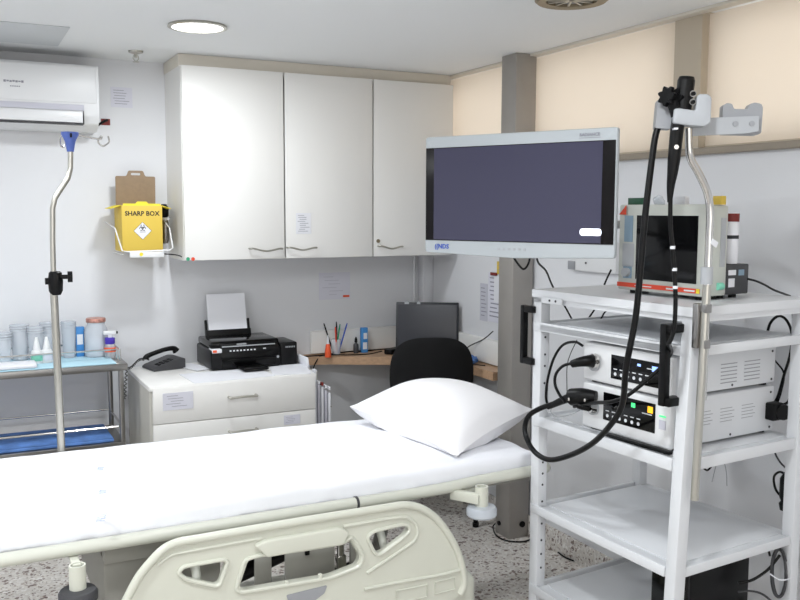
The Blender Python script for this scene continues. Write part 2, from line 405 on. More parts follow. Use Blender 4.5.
def wallpaper_sheet(name, px0, py0, px1, py1, lines, m='paper', y=None, x=None, label='', cat='notice', group=None, thick=.0015, seed=1, inkm='ink', short=.0):
    a = at(px0, py1, x=x, y=y); b = at(px1, py0, x=x, y=y)
    r = thing(name, label, cat, tuple((a+b)/2), group=group)
    bm = nb(); rnd = random.Random(seed)
    n = Vector((0, -1, 0)) if y is not None else Vector((-1, 0, 0))
    if y is not None: box(bm, a.x, b.x, y-thick, y, a.z, b.z)
    else: box(bm, x-thick, x, min(a.y, b.y), max(a.y, b.y), a.z, b.z)
    put('sheet', bm, m, r, world=True)
    bm = nb(); h = b.z-a.z
    for i in range(lines):
        zz = b.z-h*(i+1.2)/(lines+1.6); u0_, u1_ = .1+short*rnd.random(), .9-rnd.random()*.25-short*rnd.random()
        if y is not None: box(bm, a.x+(b.x-a.x)*u0_, a.x+(b.x-a.x)*u1_, y-thick-.0006, y-thick+.0002, zz-h*.012, zz+h*.012)
        else: box(bm, x-thick-.0006, x-thick+.0002, a.y+(b.y-a.y)*u0_, a.y+(b.y-a.y)*u1_, zz-h*.012, zz+h*.012)
    if lines: put('print_lines', bm, inkm, r, world=True)
    return r
wallpaper_sheet('door_notice', 296, 213, 311, 234, 9, y=cy-.0002, label='small printed notice taped low on the middle cabinet door', short=.2)
for px, m_, lb in ((188, 'green', 'round green dot sticker at the lower left corner of the wall cabinet'), (193, 'red', 'round red dot sticker beside the green one on the wall cabinet')):
    p = at(px, 259, y=cy); tag(put('dot_sticker', C((p.x, cy-.0015, p.z), (p.x, cy-.0002, p.z), .009), m_), lb, 'sticker', 'dot stickers')

# ================================================================ AIR CONDITIONER
r = thing('air_conditioner', 'white split air conditioner high on the back wall', 'air conditioner', (.25, YB, 2.03))
ax0, ax1 = -.17, .652
prof = [(0, 0), (-.12, 0), (-.19, .028), (-.215, .07), (-.222, .12), (-.222, .29), (-.21, .305), (0, .305)]
bm = nb(); prism(bm, rounded(prof, .012), ax0, ax1, Matrix(((0, 0, 1, 0), (1, 0, 0, YB-.001), (0, 1, 0, 2.03), (0, 0, 0, 1))))
put('body', bm, 'plastic_w', r, world=True)
put('front_panel', B(ax0+.005, ax1-.012, YB-.228, YB-.215, 2.155, 2.322, bev=.004), 'plastic_w', r, world=True)
put('stripe_band', B(ax0+.005, ax1-.07, YB-.2275, YB-.22, 2.118, 2.146, bev=.002), 'paper_grey', r, world=True)
lv = nb(); box(lv, ax0+.005, ax1-.075, YB-.222, YB-.21, 2.062, 2.115, bev=.004)
put('louvre', lv, 'plastic_w', r, world=True)
bm = nb(); box(bm, ax0, ax1-.075, YB-.2215, YB-.19, 2.052, 2.058); box(bm, ax1-.073, ax1-.0705, YB-.2235, YB-.20, 2.054, 2.12); put('louvre_gap', bm, 'dark', r, world=True)
bm = nb()
for k in range(7): box(bm, .235+k*.0125, .245+k*.0125, YB-.2292, YB-.2278, 2.232+.002*(k % 2), 2.242-.001*(k % 3))
for k in range(5): box(bm, .262+k*.009, .268+k*.009, YB-.2292, YB-.2278, 2.212, 2.217)
put('lettering', bm, 'ink', r, world=True, sm=False)
wallpaper_sheet('wall_notice', 111, 88, 132, 107, 6, m='paper_vio', y=YB-.0002, label='small pale printed paper on the back wall right of the air conditioner', short=.1)
wallpaper_sheet('switch_label', 101, 119, 110, 125, 0, m='skin_tag', y=YB-.0002, label='tiny dark red label on the wall at the lower right of the air conditioner', cat='label')
p = at(103, 122, y=YB); tag(put('pipe_end', T([(p.x-.03, YB-.02, p.z-.02), (p.x, YB-.02, p.z), (p.x+.02, YB-.005, p.z+.01)], .006), 'black'), 'short black pipe end beside the air conditioner', 'pipe')

# ================================================================ SHARPS BOX
x0 = .735; x1 = .930; y0 = 4.48; y1 = 4.70; z0 = 1.445; z1 = 1.672
r = thing('sharps_box', 'yellow cardboard sharps disposal box with opened kraft lid', 'sharps container', ((x0+x1)/2, (y0+y1)/2, z0))
put('carton', B(x0, x1, y0, y1, z0, z1, bev=.003), 'yellow', r, world=True)
for s_, xx in ((-1, x0), (1, x1)):
    bm = nb(); m_ = Matrix.Translation((xx, (y0+y1)/2, z1)) @ Matrix.Rotation(s_*radians(18), 4, 'Y')
    box(bm, min(0, s_*.05), max(0, s_*.05), -.09, .09, -.0015, .0015, mtx=m_)
    put('side_flap', bm, 'yellow_lt', r, world=True)
bm = nb(); prism(bm, rounded([(-.09, 0), (.09, 0), (.09, .012), (.03, .012), (.022, .022), (-.022, .022), (-.03, .012), (-.09, .012)], .003), 0, .003, Matrix.Translation(((x0+x1)/2, y0+.004, z1-.003)) @ Matrix.Rotation(pi/2, 4, 'X'))
put('front_flap', bm, 'yellow_lt', r, world=True)
bm = nb(); prism(bm, rounded([(-.098, 0), (.098, 0), (.098, .15), (.048, .15), (.038, .178), (-.034, .178), (-.044, .15), (-.098, .15)], .008), 0, .004,
      Matrix.Translation(((x0+x1)/2+.004, y1-.03, z1-.002)) @ Matrix.Rotation(pi/2-radians(-4), 4, 'X'), holes=[rounded([(-.022, .155), (.024, .155), (.024, .166), (-.022, .166)], .004)])
put('open_lid', bm, 'kraft', r, world=True)
fm = lambda x, z, rr=0: Matrix.Translation((x, y0-.0008, z)) @ Matrix.Rotation(pi/2, 4, 'X') @ Matrix.Rotation(rr, 4, 'Z')
mxx = (x0+x1)/2
bm = nb(); text(bm, 'SHARP BOX', .031, fm(mxx, 1.632), bold=True); put('lettering', bm, 'inkdark', r, world=True, sm=False)
bm = nb(); box(bm, -.03, .03, -.03, .03, -.0004, .0006, mtx=fm(mxx, 1.548, pi/4)); lab = put('hazard_diamond', bm, 'paper', r, world=True)
bm = nb()
for s_ in (-.0305, .0295):
    box(bm, s_, s_+.001, -.0305, .0305, -.0004, .0010, mtx=fm(mxx, 1.548, pi/4)); box(bm, -.0305, .0305, s_, s_+.001, -.0004, .0010, mtx=fm(mxx, 1.548, pi/4))
for k in range(3):
    a = radians(90+120*k); cxk, czk = mxx+.0085*cos(a), 1.562+.0085*sin(a)
    tube(bm, [(cxk+.0078*cos(t*pi/6+a+.5), y0-.0014, czk+.0078*sin(t*pi/6+a+.5)) for t in range(11)], .0016, n=6)
tube(bm, [(mxx+.005*cos(t), y0-.0014, 1.562+.005*sin(t)) for t in [k*2*pi/8 for k in range(9)]], .001, n=6)
box(bm, mxx-.014, mxx+.014, y0-.0016, y0-.0008, 1.5415, 1.5435); put('biohazard_mark', bm, 'inkdark', lab, world=True, sm=False)
r = thing('sharps_box_bracket', 'white wire wall bracket holding the yellow sharps box', 'bracket', (mxx, YB, 1.43))
bm = nb(); tube(bm, [(x0-.04, y1+.04, 1.59), (x0-.028, y0+.03, 1.56), (x0-.004, y0-.012, 1.452), (x0+.02, y0-.012, 1.447)], .0035, n=8, smooth=False)
tube(bm, [(x0+.02, y0-.012, 1.447), (x1+.03, y0-.012, 1.452), (x1+.045, y0-.012, 1.462), (x1+.04, y0+.03, 1.56), (x1+.03, y1+.04, 1.64)], .0035, n=8, smooth=False)
tube(bm, [(x0, y1+.044, 1.434), (x0, y0-.01, 1.434)], .003, smooth=False); tube(bm, [(x1, y1+.044, 1.434), (x1, y0-.01, 1.434)], .003, smooth=False)
put('wire_frame', bm, 'plastic_w', r, world=True)
fp = put('front_plate', B(x0+.03, x1+.0, y0-.018, y0-.0145, 1.418, 1.446, bev=.002), 'plastic_w', r, world=True)
put('yellow_dot', C((x0+.085, y0-.0195, 1.434), (x0+.085, y0-.018, 1.434), .009), 'yellow_lt', fp, world=True)
r = thing('otoscope', 'dark handheld instrument hanging between the yellow box and the cabinet', 'medical instrument', (.96, 4.62, 1.50))
bm = nb(); lathe(bm, [(.012, 0), (.019, .02), (.019, .09), (.014, .13)], c=(.972, 4.62, 1.48)); put('handle', bm, 'steel', r, world=True)
bm = nb(); lathe(bm, [(.014, 0), (.022, .01), (.024, .05), (.012, .07)], c=(.968, 4.62, 1.61)); put('head', bm, 'black', r, world=True)
put('collar', C((.972, 4.62, 1.598), (.972, 4.62, 1.612), .021), 'plastic_w', r, world=True)
p = at(180, 259, y=4.5)
tag(put('hanging_wire', T([(x1+.01, 4.5, 1.432), (1.0, 4.45, 1.425), (1.03, 4.42, 1.402)], .003, n=6), 'inkdark'), 'thin dark wire from the yellow box bracket to the cabinet bottom', 'wire')

# ================================================================ DRAWER CABINET
dx0, dx1, dy0, dy1, dz = .772, 1.578, 4.075, 4.66, .845
r = thing('drawer_cabinet', 'low white drawer cabinet under the printer and phone', 'drawer cabinet', ((dx0+dx1)/2, (dy0+dy1)/2, 0))
put('body', B(dx0, dx1, dy0+.022, dy1, .05, dz-.022, bev=.002), 'laminate_edge', r, world=True)
put('plinth', B(dx0+.03, dx1-.03, dy0+.05, dy1-.02, 0, .05), 'dark', r, world=True)
put('top_panel', B(dx0-.003, dx1+.003, dy0+.002, dy1, dz-.022, dz, bev=.003), 'laminate', r, world=True)
zs = [dz-.003, .667, .482, .29, .06]
for k in range(4):
    d = put('drawer', B(dx0+.012, dx1-.002, dy0-.0005, dy0+.02, zs[k+1]+.003, zs[k]-(.0 if k else .003), bev=.0025), 'laminate', r, world=True)
    zc = .768 if k == 0 else (zs[k]+zs[k+1])/2+.028
    cxk = dx0+.43
    bow_handle(d, (cxk-.066, dy0, zc), (cxk+.066, dy0, zc), (0, -.032, 0), -.002, rad=.006)
    if k == 0:
        pass
wallpaper_sheet('drawer_label_sheet', 163, 391, 193, 411, 5, y=dy0-.0012, label='taped list on the left of the top drawer front', m='paper_vio', short=.25)
wallpaper_sheet('drawer_label_sheet', 284, 414, 300, 425, 4, y=dy0-.0012, label='small faint note on the right of the second drawer front', m='paper_vio', short=.2)
# papers on top
def flat_sheet(cx, cy_, wd, hd, rz, z, m='paper', th=.002, label='', name='paper_sheet', group='papers around the printer', cat='paper'):
    bm = nb(); box(bm, -wd/2, wd/2, -hd/2, hd/2, 0, th, mtx=Matrix.Translation((cx, cy_, z)) @ Matrix.Rotation(rz, 4, 'Z'))
    return tag(put(name, bm, m), label, cat, group)
flat_sheet(1.17, 4.22, .40, .26, .05, dz+.0005, label='loose white sheets spread in front of the printer left of its tray')
flat_sheet(1.50, 4.24, .19, .29, -.25, dz+.0005, th=.003, label='white sheet tucked under the right front of the printer')
flat_sheet(1.075, 4.50, .10, .21, .35, dz+.003, label='narrow printed slip between the phone and the printer', m='paper')

# telephone
r = thing('telephone', 'dark grey desk telephone on the left end of the drawer cabinet', 'telephone', (.935, 4.555, dz+.001), radians(-78)); r.scale = (.9, .9, .9); MW[r.name] = MW[r.name] @ Matrix.Scale(.9, 4)
prof = [(-.095, 0), (.095, 0), (.095, .058), (.06, .062), (-.08, .022), (-.095, .012)]
bm = nb(); prism(bm, rounded(prof, .008), -.08, .08, Matrix(((0, 0, 1, 0), (1, 0, 0, 0), (0, 1, 0, 0), (0, 0, 0, 1))) ); put('base', bm, 'dark', r)
for v in ():
    pass
bm = nb()
for i in range(3):
    for j in range(4): box(bm, .005+i*.022, .021+i*.022, -.06+j*.025, -.044+j*.025, 0, .006, bev=.001, mtx=Matrix.Translation((0, 0, .0425)) @ Matrix.Rotation(radians(15.9), 4, 'X'))
put('keypad', bm, 'black', r)
bm = nb(); tube(bm, [(-.052, -.085, .052), (-.052, -.075, .068), (-.052, -.03, .083), (-.052, .04, .098), (-.052, .085, .098), (-.052, .10, .082)], lambda t: .013+.009*(abs(2*t-1)**3), n=12); put('handset', bm, 'black', r)
pts = []
for k in range(120):
    t = k/119; a = t*2*pi*20
    if t < .6: c_ = Vector((-.052, -.09-.10*t/.6, .05-.03*t/.6+.012*sin(t*9)))
    else: c_ = Vector((-.052-.01*(t-.6), -.195-.012*sin((t-.6)*4), .02-(t-.6)*.45))
    pts.append(c_+Vector((.006*cos(a), 0, .006*sin(a))) if t < .6 else c_+Vector((.006*cos(a), .006*sin(a), 0)))
put('coiled_cord', T(pts, .0028, n=6, sub=2), 'black', r)

# printer
px0, px1, py0, py1 = 1.126, 1.492, 4.325, 4.645
r = thing('printer', 'black inkjet printer with side ink tank and paper loaded', 'printer', ((px0+px1)/2, (py0+py1)/2, dz))
zb = dz+.004
bm = nb(); box(bm, px0, px1, py0+.02, py1, zb, zb+.105, bev=.012, seg=3); put('body', bm, 'printer', r, world=True)
put('lid', B(px0+.004, px1-.004, py0+.04, py1-.02, zb+.106, zb+.142, bev=.01, seg=3), 'black_gloss', r, world=True)
mp = Matrix.Translation((0, py0+.022, zb+.055)) @ Matrix.Rotation(radians(-18), 4, 'X')
pn = put('control_panel', B(px0+.05, px1-.012, -.012, .02, -.0, .075, bev=.006, mtx=mp), 'black', r, world=True)
put('trim_strip', B(px0+.058, px1-.03, -.0145, -.011, .058, .063, mtx=mp), 'lgrey', pn, world=True)
bm = nb()
for k in range(8): box(bm, px0+.095+k*.018, px0+.104+k*.018, -.0145, -.011, .034, .041, mtx=mp)
box(bm, px0+.27, px0+.285, -.0145, -.011, .038, .042, mtx=mp); put('buttons', bm, 'inkwhite', pn, world=True)
bm = nb(); box(bm, px0+.135, px0+.185, -.0150, -.011, .066, .074, mtx=mp); put('brand_badge', bm, 'grey', pn, world=True)
bm = nb(); box(bm, px0+.005, px0+.055, py0+.016, py0+.09, zb+.088, zb+.108, bev=.004); o = put('colour_sticker', bm, 'paper', r, world=True)
bm = nb(); box(bm, px0+.008, px0+.028, py0+.0145, py0+.02, zb+.092, zb+.104); put('red_mark', bm, 'orange', o, world=True)
put('output_slot', B(px0+.055, px1-.035, py0+.012, py0+.06, zb+.012, zb+.05), 'black_gloss', r, world=True)
bm = nb(); box(bm, px0+.135, px0+.265, py0-.085, py0+.03, zb+.006, zb+.016, bev=.003); box(bm, px0+.14, px0+.26, py0-.09, py0-.08, zb+.006, zb+.024, bev=.003); put('output_tray', bm, 'black', r, world=True)
bm = nb(); box(bm, px1+.001, px1+.095, py0+.035, py0+.24, zb-.002, zb+.118, bev=.008, seg=3); it = put('ink_tank', bm, 'printer', r, world=True)
bm = nb()
for k in range(6): box(bm, px1+.03+k*.009, px1+.036+k*.009, py0+.0340, py0+.0352, zb+.090, zb+.098)
put('tank_lettering', bm, 'grey', it, world=True, sm=False)
bm = nb(); lathe(bm, [(.007, 0), (.007, .0015)], n=16); bmesh.ops.transform(bm, matrix=Matrix.Translation((px1-.018, py0+.018, zb+.05)) @ Matrix.Rotation(pi/2, 4, 'X'), verts=bm.verts); put('round_badge', bm, 'lgrey', r, world=True)
tl = Matrix.Translation((px0+.165, py1-.04, zb+.14)) @ Matrix.Rotation(radians(-14), 4, 'X')
bm = nb(); box(bm, -.125, .12, -.012, .012, -.01, .03, bev=.003, mtx=tl); box(bm, -.125, -.113, -.008, .008, .02, .085, bev=.002, mtx=tl); box(bm, .105, .117, -.008, .008, .02, .085, bev=.002, mtx=tl); box(bm, -.10, .10, .004, .009, .02, .15, mtx=tl)
put('paper_feeder', bm, 'black', r, world=True)
bm = nb(); box(bm, -.106, .102, -.004, .002, .0, .222, mtx=tl)
tag(put('printer_paper', bm, 'paper'), 'blank white paper standing in the rear feeder of the printer', 'paper')

# folders in a side rack
r = thing('file_rack', 'wire rack on the right side of the drawer cabinet', 'rack', (1.62, 4.3, .50))
bm = nb()
for yy in (4.14, 4.24, 4.34): tube(bm, [(1.585, yy, .80), (1.585, yy, .48), (1.68, yy, .48), (1.68, yy, .66)], .003, smooth=False, n=6)
tube(bm, [(1.68, 4.12, .66), (1.68, 4.36, .66)], .003, smooth=False, n=6); tube(bm, [(1.585, 4.12, .8), (1.585, 4.36, .8)], .003, smooth=False, n=6)
put('wire_frame', bm, 'satin', r, world=True)
fl = [(4.11, .86, 'paper', 'tall white folder in the side rack nearest the drawers'), (4.135, .80, 'paper_grey', 'grey folder standing behind the tall white one in the rack'), (4.165, .79, 'paper', 'white file with red edge in the middle of the rack'), (4.2, .775, 'paper_grey', 'second grey folder towards the back of the rack'), (4.235, .765, 'paper', 'rearmost white folder in the side rack')]
for k, (yy, zt, m_, lb) in enumerate(fl):
    a = radians(-3+2*k); X = 1.592+k*.019
    rr = thing('file_folder', lb, 'folder', (X, 4.2, .49), group='folders in the side rack')
    put('cover', B(X, X+.012, 4.13, 4.36, .49, zt-.02-k*.004, bev=.002), m_, rr, world=True)
    put('spine_tab', B(X+.001, X+.011, 4.128, 4.16, zt-.02, zt-.005), 'skin_tag' if k == 2 else 'paper', rr, world=True)
tag(put('angled_brochure', B(-.006, .006, -.10, .10, 0, .06, bev=.001, mtx=Matrix.Translation((1.612, 4.36, .835)) @ Matrix.Rotation(radians(-8), 4, 'Y')), 'paper'), 'white printed booklet lying on top of the file rack behind the drawers', 'booklet')

# ================================================================ DESK
DZ = .83
poly = [(1.84, YB-.036), (1.862, 4.72), (2.207, 4.435), (2.45, 4.07), (2.45, 3.80), (XR-.036, 3.80), (XR-.036, YB-.036)]
r = thing('corner_desk', 'light wood corner desk with a diagonal front edge', 'desk', (2.3, 4.5, 0))
poly = [(1.66, YB-.002), (1.70, 4.66), (1.862, 4.62), (2.207, 4.435), (2.44, 4.10), (2.44, 3.80), (XR-.002, 3.80), (XR-.002, YB-.002)]
bm = nb(); prism(bm, poly, DZ-.046, DZ-.001); put('worktop', bm, 'wood', r)
for v in (): pass
bpy.context.view_layer.update()
r.location = (0, 0, 0); MW[r.name] = Matrix.Identity(4)
bm = nb(); box(bm, 2.48, 2.51, 4.2, 4.60, 0, DZ-.056); put('support_panel', bm, 'laminate_edge', r)
put('side_bracket', B(1.72, 1.75, YB-.25, YB-.002, .60, DZ-.056), 'laminate_edge', r)
# laptop
c_ = at(424.5, 330, d=4.93); az = YAW+radians(4)
r = thing('laptop', 'open dark laptop with a black screen on the corner desk', 'laptop', (c_.x, c_.y-.02, DZ), -az)
bm = nb(); box(bm, -.175, .175, -.125, .115, .002, .02, bev=.004); put('base', bm, 'laptop', r)
bm = nb()
for i in range(12):
    for j in range(4): box(bm, -.15+i*.025, -.13+i*.025, -.03+j*.028, -.008+j*.028, .0195, .0215)
put('keyboard', bm, 'black', r)
ml = Matrix.Translation((0, .115, .018)) @ Matrix.Rotation(radians(-8), 4, 'X')
lid = put('screen_lid', B(-.178, .178, -.004, .006, 0, .288, bev=.004, mtx=ml), 'laptop', r)
put('screen', B(-.166, .166, -.0055, -.003, .018, .274, mtx=ml), 'lapscreen', lid)
bm = nb(); box(bm, -.13, -.105, -.0068, -.003, .277, .292, mtx=ml); put('tape_strip', bm, 'lgrey', lid); bm = nb(); box(bm, -.06, -.04, -.0068, -.003, .277, .292, mtx=ml); put('tape_strip', bm, 'lgrey', lid)
put('sticker', B(-.14, -.09, -.10, -.07, .0195, .0208), 'grey', r)

# pens
r = thing('pen_cup', 'clear plastic cup holding pens at the left end of the desk', 'pen holder', (1.853, 4.66, DZ))
pc = at(336, 348, y=4.66)
cupx = pc.x; MW[r.name] = Matrix.Translation((cupx, 4.66, DZ)); r.location = (cupx, 4.66, DZ)
bm = nb(); lathe(bm, [(.001, .002), (.026, .002), (.029, .09), (.027, .09), (.024, .006), (.001, .006)], n=20); put('cup', bm, 'clear', r)
pens = [(-.012, .01, -.05, .02, .17, 'black', 'black pen leaning left in the pen cup'), (.008, .006, .01, .03, .175, 'inkdark', 'dark pen upright in the pen cup'), (.012, -.008, .05, -.01, .17, 'logo_blue', 'blue pen leaning right in the pen cup'), (0, -.01, -.02, -.03, .155, 'red', 'red pen in the pen cup'), (.004, .012, .035, .02, .16, 'green', 'green pen at the back of the pen cup')]
for (a, b, c, d, h, m_, lb) in pens:
    rr = thing('pen', lb, 'pen', (cupx+a, 4.66+b, DZ+.01), group='pens in the cup')
    put('barrel', C((0, 0, .0), (c*.8, d*.8, h*.8), .0042, n=10), m_, rr); put('cap', C((c*.8, d*.8, h*.8), (c, d, h), .005, .003, n=10), m_, rr)
p = at(328, 349, y=4.60)
r = thing('glue_bottle', 'small orange and white pointed glue bottle beside the pen cup', 'glue', (p.x, 4.60, DZ+.0))
bm = nb(); lathe(bm, [(.018, 0), (.018, .03), (.012, .07), (.008, .075)]); put('body', bm, 'orange', r)
bm = nb(); lathe(bm, [(.008, .075), (.006, .10), (.002, .125)]); put('nozzle', bm, 'paper', r)
p = at(356, 346, y=4.66)
r = thing('small_bottle', 'small dark bottle with tapered cap on the desk', 'bottle', (p.x, 4.66, DZ))
bm = nb(); lathe(bm, [(.014, 0), (.016, .01), (.015, .05), (.007, .06), (.007, .065)]); put('body', bm, 'dark', r)
bm = nb(); lathe(bm, [(.009, .065), (.008, .082), (.003, .095)]); put('cap', bm, 'black', r)
p = at(364, 346, y=4.67)
r = thing('blue_carton', 'tall narrow blue and white carton on the desk', 'carton', (p.x, 4.67, DZ))
put('carton_body', B(-.018, .018, -.015, .015, 0, .145, bev=.001), 'blue2', r)
bm = nb(); box(bm, -.013, .013, -.0162, -.0145, .02, .06); box(bm, -.009, .013, -.0162, -.0145, .08, .115); put('white_label', bm, 'paper', r)
# cables on the desk
tag(put('desk_cable', T([(1.70, 4.66, DZ+.004), (1.86, 4.65, DZ+.005), (2.0, 4.66, DZ+.012), (2.12, 4.68, DZ+.006), (2.25, 4.62, DZ+.02), (2.3, 4.6, DZ+.03)], .004, n=6), 'rubber'), 'black cable running along the back of the desk to the laptop', 'cable')
tag(put('desk_cable', T([(2.17, 4.55, DZ+.02), (2.1, 4.58, DZ+.004), (1.98, 4.60, DZ+.004), (1.85, 4.645, DZ+.004), (1.80, 4.63, DZ-.02), (1.74, 4.58, .72), (1.70, 4.55, .6)], .0035, n=6), 'rubber'), 'black cable dropping over the left desk edge behind the folders', 'cable')
tag(put('power_adapter', B(-.05, .05, -.025, .025, 0, .028, bev=.005, mtx=Matrix.Translation((2.235, 4.555, DZ+.002)) @ Matrix.Rotation(.6, 4, 'Z')), 'black'), 'black power adapter beside the laptop on the desk', 'adapter')
p = at(485, 356, z=DZ+.02)
bm = nb(); bmesh.ops.create_icosphere(bm, subdivisions=3, radius=.05)
for v in bm.verts:
    k = noise.noise(v.co*45)*.018; v.co += v.normal*k; v.co.z = max(v.co.z*.5, -.018); v.co.x *= .7
bmesh.ops.translate(bm, vec=(2.475, 4.08, DZ+.02), verts=bm.verts)
tag(put('crumpled_glove', bm, 'blue'), 'crumpled blue glove on the right end of the desk', 'glove')
tag(put('desk_cable', T([(2.52, 3.93, 1.02), (2.535, 4.05, .96), (2.50, 4.16, .90), (2.50, 4.17, DZ+.003), (2.42, 4.2, DZ+.003)], .003, n=6), 'rubber'), 'thin black cable from the wall papers down to the desk', 'cable')
tag(put('desk_cable', T([(2.50, 3.97, DZ+.003), (2.44, 4.0, DZ+.005), (2.425, 4.03, .80), (2.425, 4.03, .5), (2.43, 4.02, .2)], .003, n=6), 'rubber'), 'black cable hanging over the right front edge of the desk', 'cable')

# notices
wallpaper_sheet('wall_notice', 319, 272, 350, 300, 6, m='paper_vio', y=YB-.0003, label='wide faded notice on the back wall under the cabinet', short=.3, inkm='paper_grey')
p = at(346, 296, y=YB)
tag(put('red_tape', B(p.x-.02, p.x+.02, YB-.004, YB-.002, p.z-.006, p.z+.006), 'orange'), 'scrap of red tape on the faded wall notice', 'tape')
wallpaper_sheet('pinned_sheet', 480, 284, 488, 320, 8, m='paper_grey', x=XR-.0005, label='narrow grey printed list hanging left of the column', short=.1)
wallpaper_sheet('pinned_sheet', 488, 274, 503, 321, 10, m='paper_vio', x=XR-.004, label='printed sheet on the right wall just left of the column', short=.1)
wallpaper_sheet('pinned_sheet', 494, 276, 506, 302, 0, m='paper', x=XR-.008, label='small blank white pad over the printed sheet beside the column', cat='paper')
wallpaper_sheet('sticky_note', 497, 262, 505, 274, 2, m='yellow', x=XR-.010, label='yellow note peeking out beside the column', cat='note')
p = at(494, 274, x=XR-.012)
tag(put('red_clip', B(p.x-.006, p.x+.002, p.y-.03, p.y+.03, p.z-.008, p.z+.008, bev=.002), 'skin_tag'), 'small dark red clip under the yellow note', 'clip')

# junction box seen below monitor
p = at(592, 262, x=XR)
r = thing('wall_socket_box', 'white shallow surface box on the right wall below the monitor', 'socket', tuple(p))
a = at(574, 270, x=XR-.02); b = at(618, 252, x=XR-.02)
put('cover', B(XR-.03, XR-.0005, b.y, a.y, a.z, b.z+.04, bev=.004), 'plastic_w', r, world=True)
a2 = at(570, 269, x=XR-.02); b2 = at(574.5, 261, x=XR-.02)
put('grey_switch', B(XR-.034, XR-.0305, b2.y-.02, a2.y, a2.z, b2.z, bev=.002), 'grey', r, world=True)
bm = nb(); q = at(586, 263, x=XR-.03); cyl(bm, (XR-.033, q.y, q.z), (XR-.029, q.y, q.z), .005); put('screw', bm, 'dark', r, world=True)

# ================================================================ OFFICE CHAIR
r = thing('office_chair', 'black chair with rounded backrest tucked at the corner desk', 'chair', (2.20, 4.02, 0), -radians(24))
bm = nb(); N = 20; fr_ = {}; bk_ = {}
for i in range(N+1):
    for j in range(N+1):
        a, b = 2*i/N-1, 2*j/N-1
        m_ = max(abs(a), abs(b)); th_ = atan2(b, a); e = 3.0
        k_ = m_/((abs(cos(th_))**e+abs(sin(th_))**e)**(1/e)) if m_ > 0 else 0
        x_, z_ = k_*cos(th_), k_*sin(th_)
        rim = max(0, 1-m_**6)**.5
        X_, Z_ = .218*x_*(1-.07*max(0, -z_)), .225*z_
        yb = -.08+1.1*X_*X_-.08*Z_
        fr_[i, j] = bm.verts.new((X_, yb-.022*rim, .783+Z_))
        bk_[i, j] = fr_[i, j] if m_ >= .9999 else bm.verts.new((X_, yb+.022*rim, .783+Z_))
for i in range(N):
    for j in range(N):
        bm.faces.new((fr_[i, j], fr_[i+1, j], fr_[i+1, j+1], fr_[i, j+1])); bm.faces.new((bk_[i, j], bk_[i, j+1], bk_[i+1, j+1], bk_[i+1, j]))
put('backrest', bm, 'black_matte', r)
bm = nb(); prism(bm, rrect(-.22, .22, -.04, .39, .07), .44, .50); put('seat', bm, 'black_matte', r)
bm = nb(); box(bm, -.03, .03, -.075, -.055, .42, .75, bev=.006); box(bm, -.03, .03, -.07, .12, .415, .437, bev=.004); put('back_support', bm, 'black', r)
for (x_, y_) in ((-.235, -.06), (.235, -.06), (-.235, .36), (.235, .36)):
    put('leg', T([(x_*.8, y_*.9, .43), (x_, y_, .40), (x_, y_, .012)], .013, n=10, smooth=False), 'black', r)
    put('foot', C((x_, y_, 0), (x_, y_, .022), .017), 'rubber', r)
for x_ in (-.235, .235): put('side_rail', T([(x_, -.06, .10), (x_, .36, .10)], .009, smooth=False), 'black', r)

# ================================================================ INSTRUMENT TROLLEY (left)
tx0, tx1, ty0, ty1, tz = -.32, .715, 4.30, 4.68, .925
r = thing('instrument_trolley', 'stainless steel trolley with two shelves against the back wall', 'trolley', ((tx0+tx1)/2, (ty0+ty1)/2, 0))
bm = nb(); box(bm, tx0, tx1, ty0, ty1, tz-.032, tz, bev=.003); put('top_shelf', bm, 'steel', r, world=True)
put('lower_shelf', B(tx0, tx1-.02, ty0, ty1, .525, .55, bev=.003), 'steel', r, world=True)
for x_ in (tx0+.02, tx1-.03):
    for y_ in (ty0+.02, ty1-.02):
        put('leg', C((x_, y_, .06), (x_, y_, tz-.033), .0125), 'steel', r, world=True)
        cst = nb(); cyl(cst, (x_-.012, y_, .03), (x_+.012, y_, .03), .03); put('caster', cst, 'rubber', r, world=True)
def guard(z, inset, posts=.05, x1=tx1):
    bm = nb(); a = inset
    loop = [(tx0+a, ty1-a, z+posts), (x1-a, ty1-a, z+posts), (x1-a, ty0+.10, z+posts)]
    tube(bm, loop, .005, smooth=False, n=8)
    for (x_, y_) in ((tx0+a, ty1-a), ((tx0+x1)/2, ty1-a), (x1-a, ty1-a), (x1-a, ty0+.10)): tube(bm, [(x_, y_, z), (x_, y_, z+posts)], .005, smooth=False, n=8)
    return bm
put('top_guard_rail', guard(tz, .02, .055), 'chrome', r, world=True)
bm = nb(); zz = .625
tube(bm, [(tx0, ty0+.01, zz), (tx1-.05, ty0+.01, zz), (tx1-.03, ty0+.03, zz), (tx1-.03, ty1-.02, zz)], .006, smooth=False, n=8)
tube(bm, [(tx0, ty1-.02, zz+.01), (tx1-.03, ty1-.02, zz+.01)], .005, smooth=False, n=8)
put('lower_guard_rail', bm, 'chrome', r, world=True)
a_, b_ = at(0, 357, y=4.43), at(117, 349.5, y=4.43); bm = nb(); tube(bm, [(tx0+.01, 4.43, a_.z-.003), b_], .0045, smooth=False, n=8); tube(bm, [b_, (b_.x, 4.43, tz)], .0045, smooth=False, n=8)
put('divider_rail', bm, 'chrome', r, world=True)
tag(put('blue_cloth', B(tx0+.03, tx1-.07, ty0+.02, ty1-.03, .551, .566, bev=.004), 'blue'), 'folded blue cloth lining the lower shelf of the steel trolley', 'cloth')
tag(put('pale_blue_cloth', B(tx0+.03, tx1-.05, ty0+.01, ty1-.04, tz+.0005, tz+.005, bev=.001), 'lightblue'), 'pale blue cloth spread over the top of the steel trolley', 'cloth')
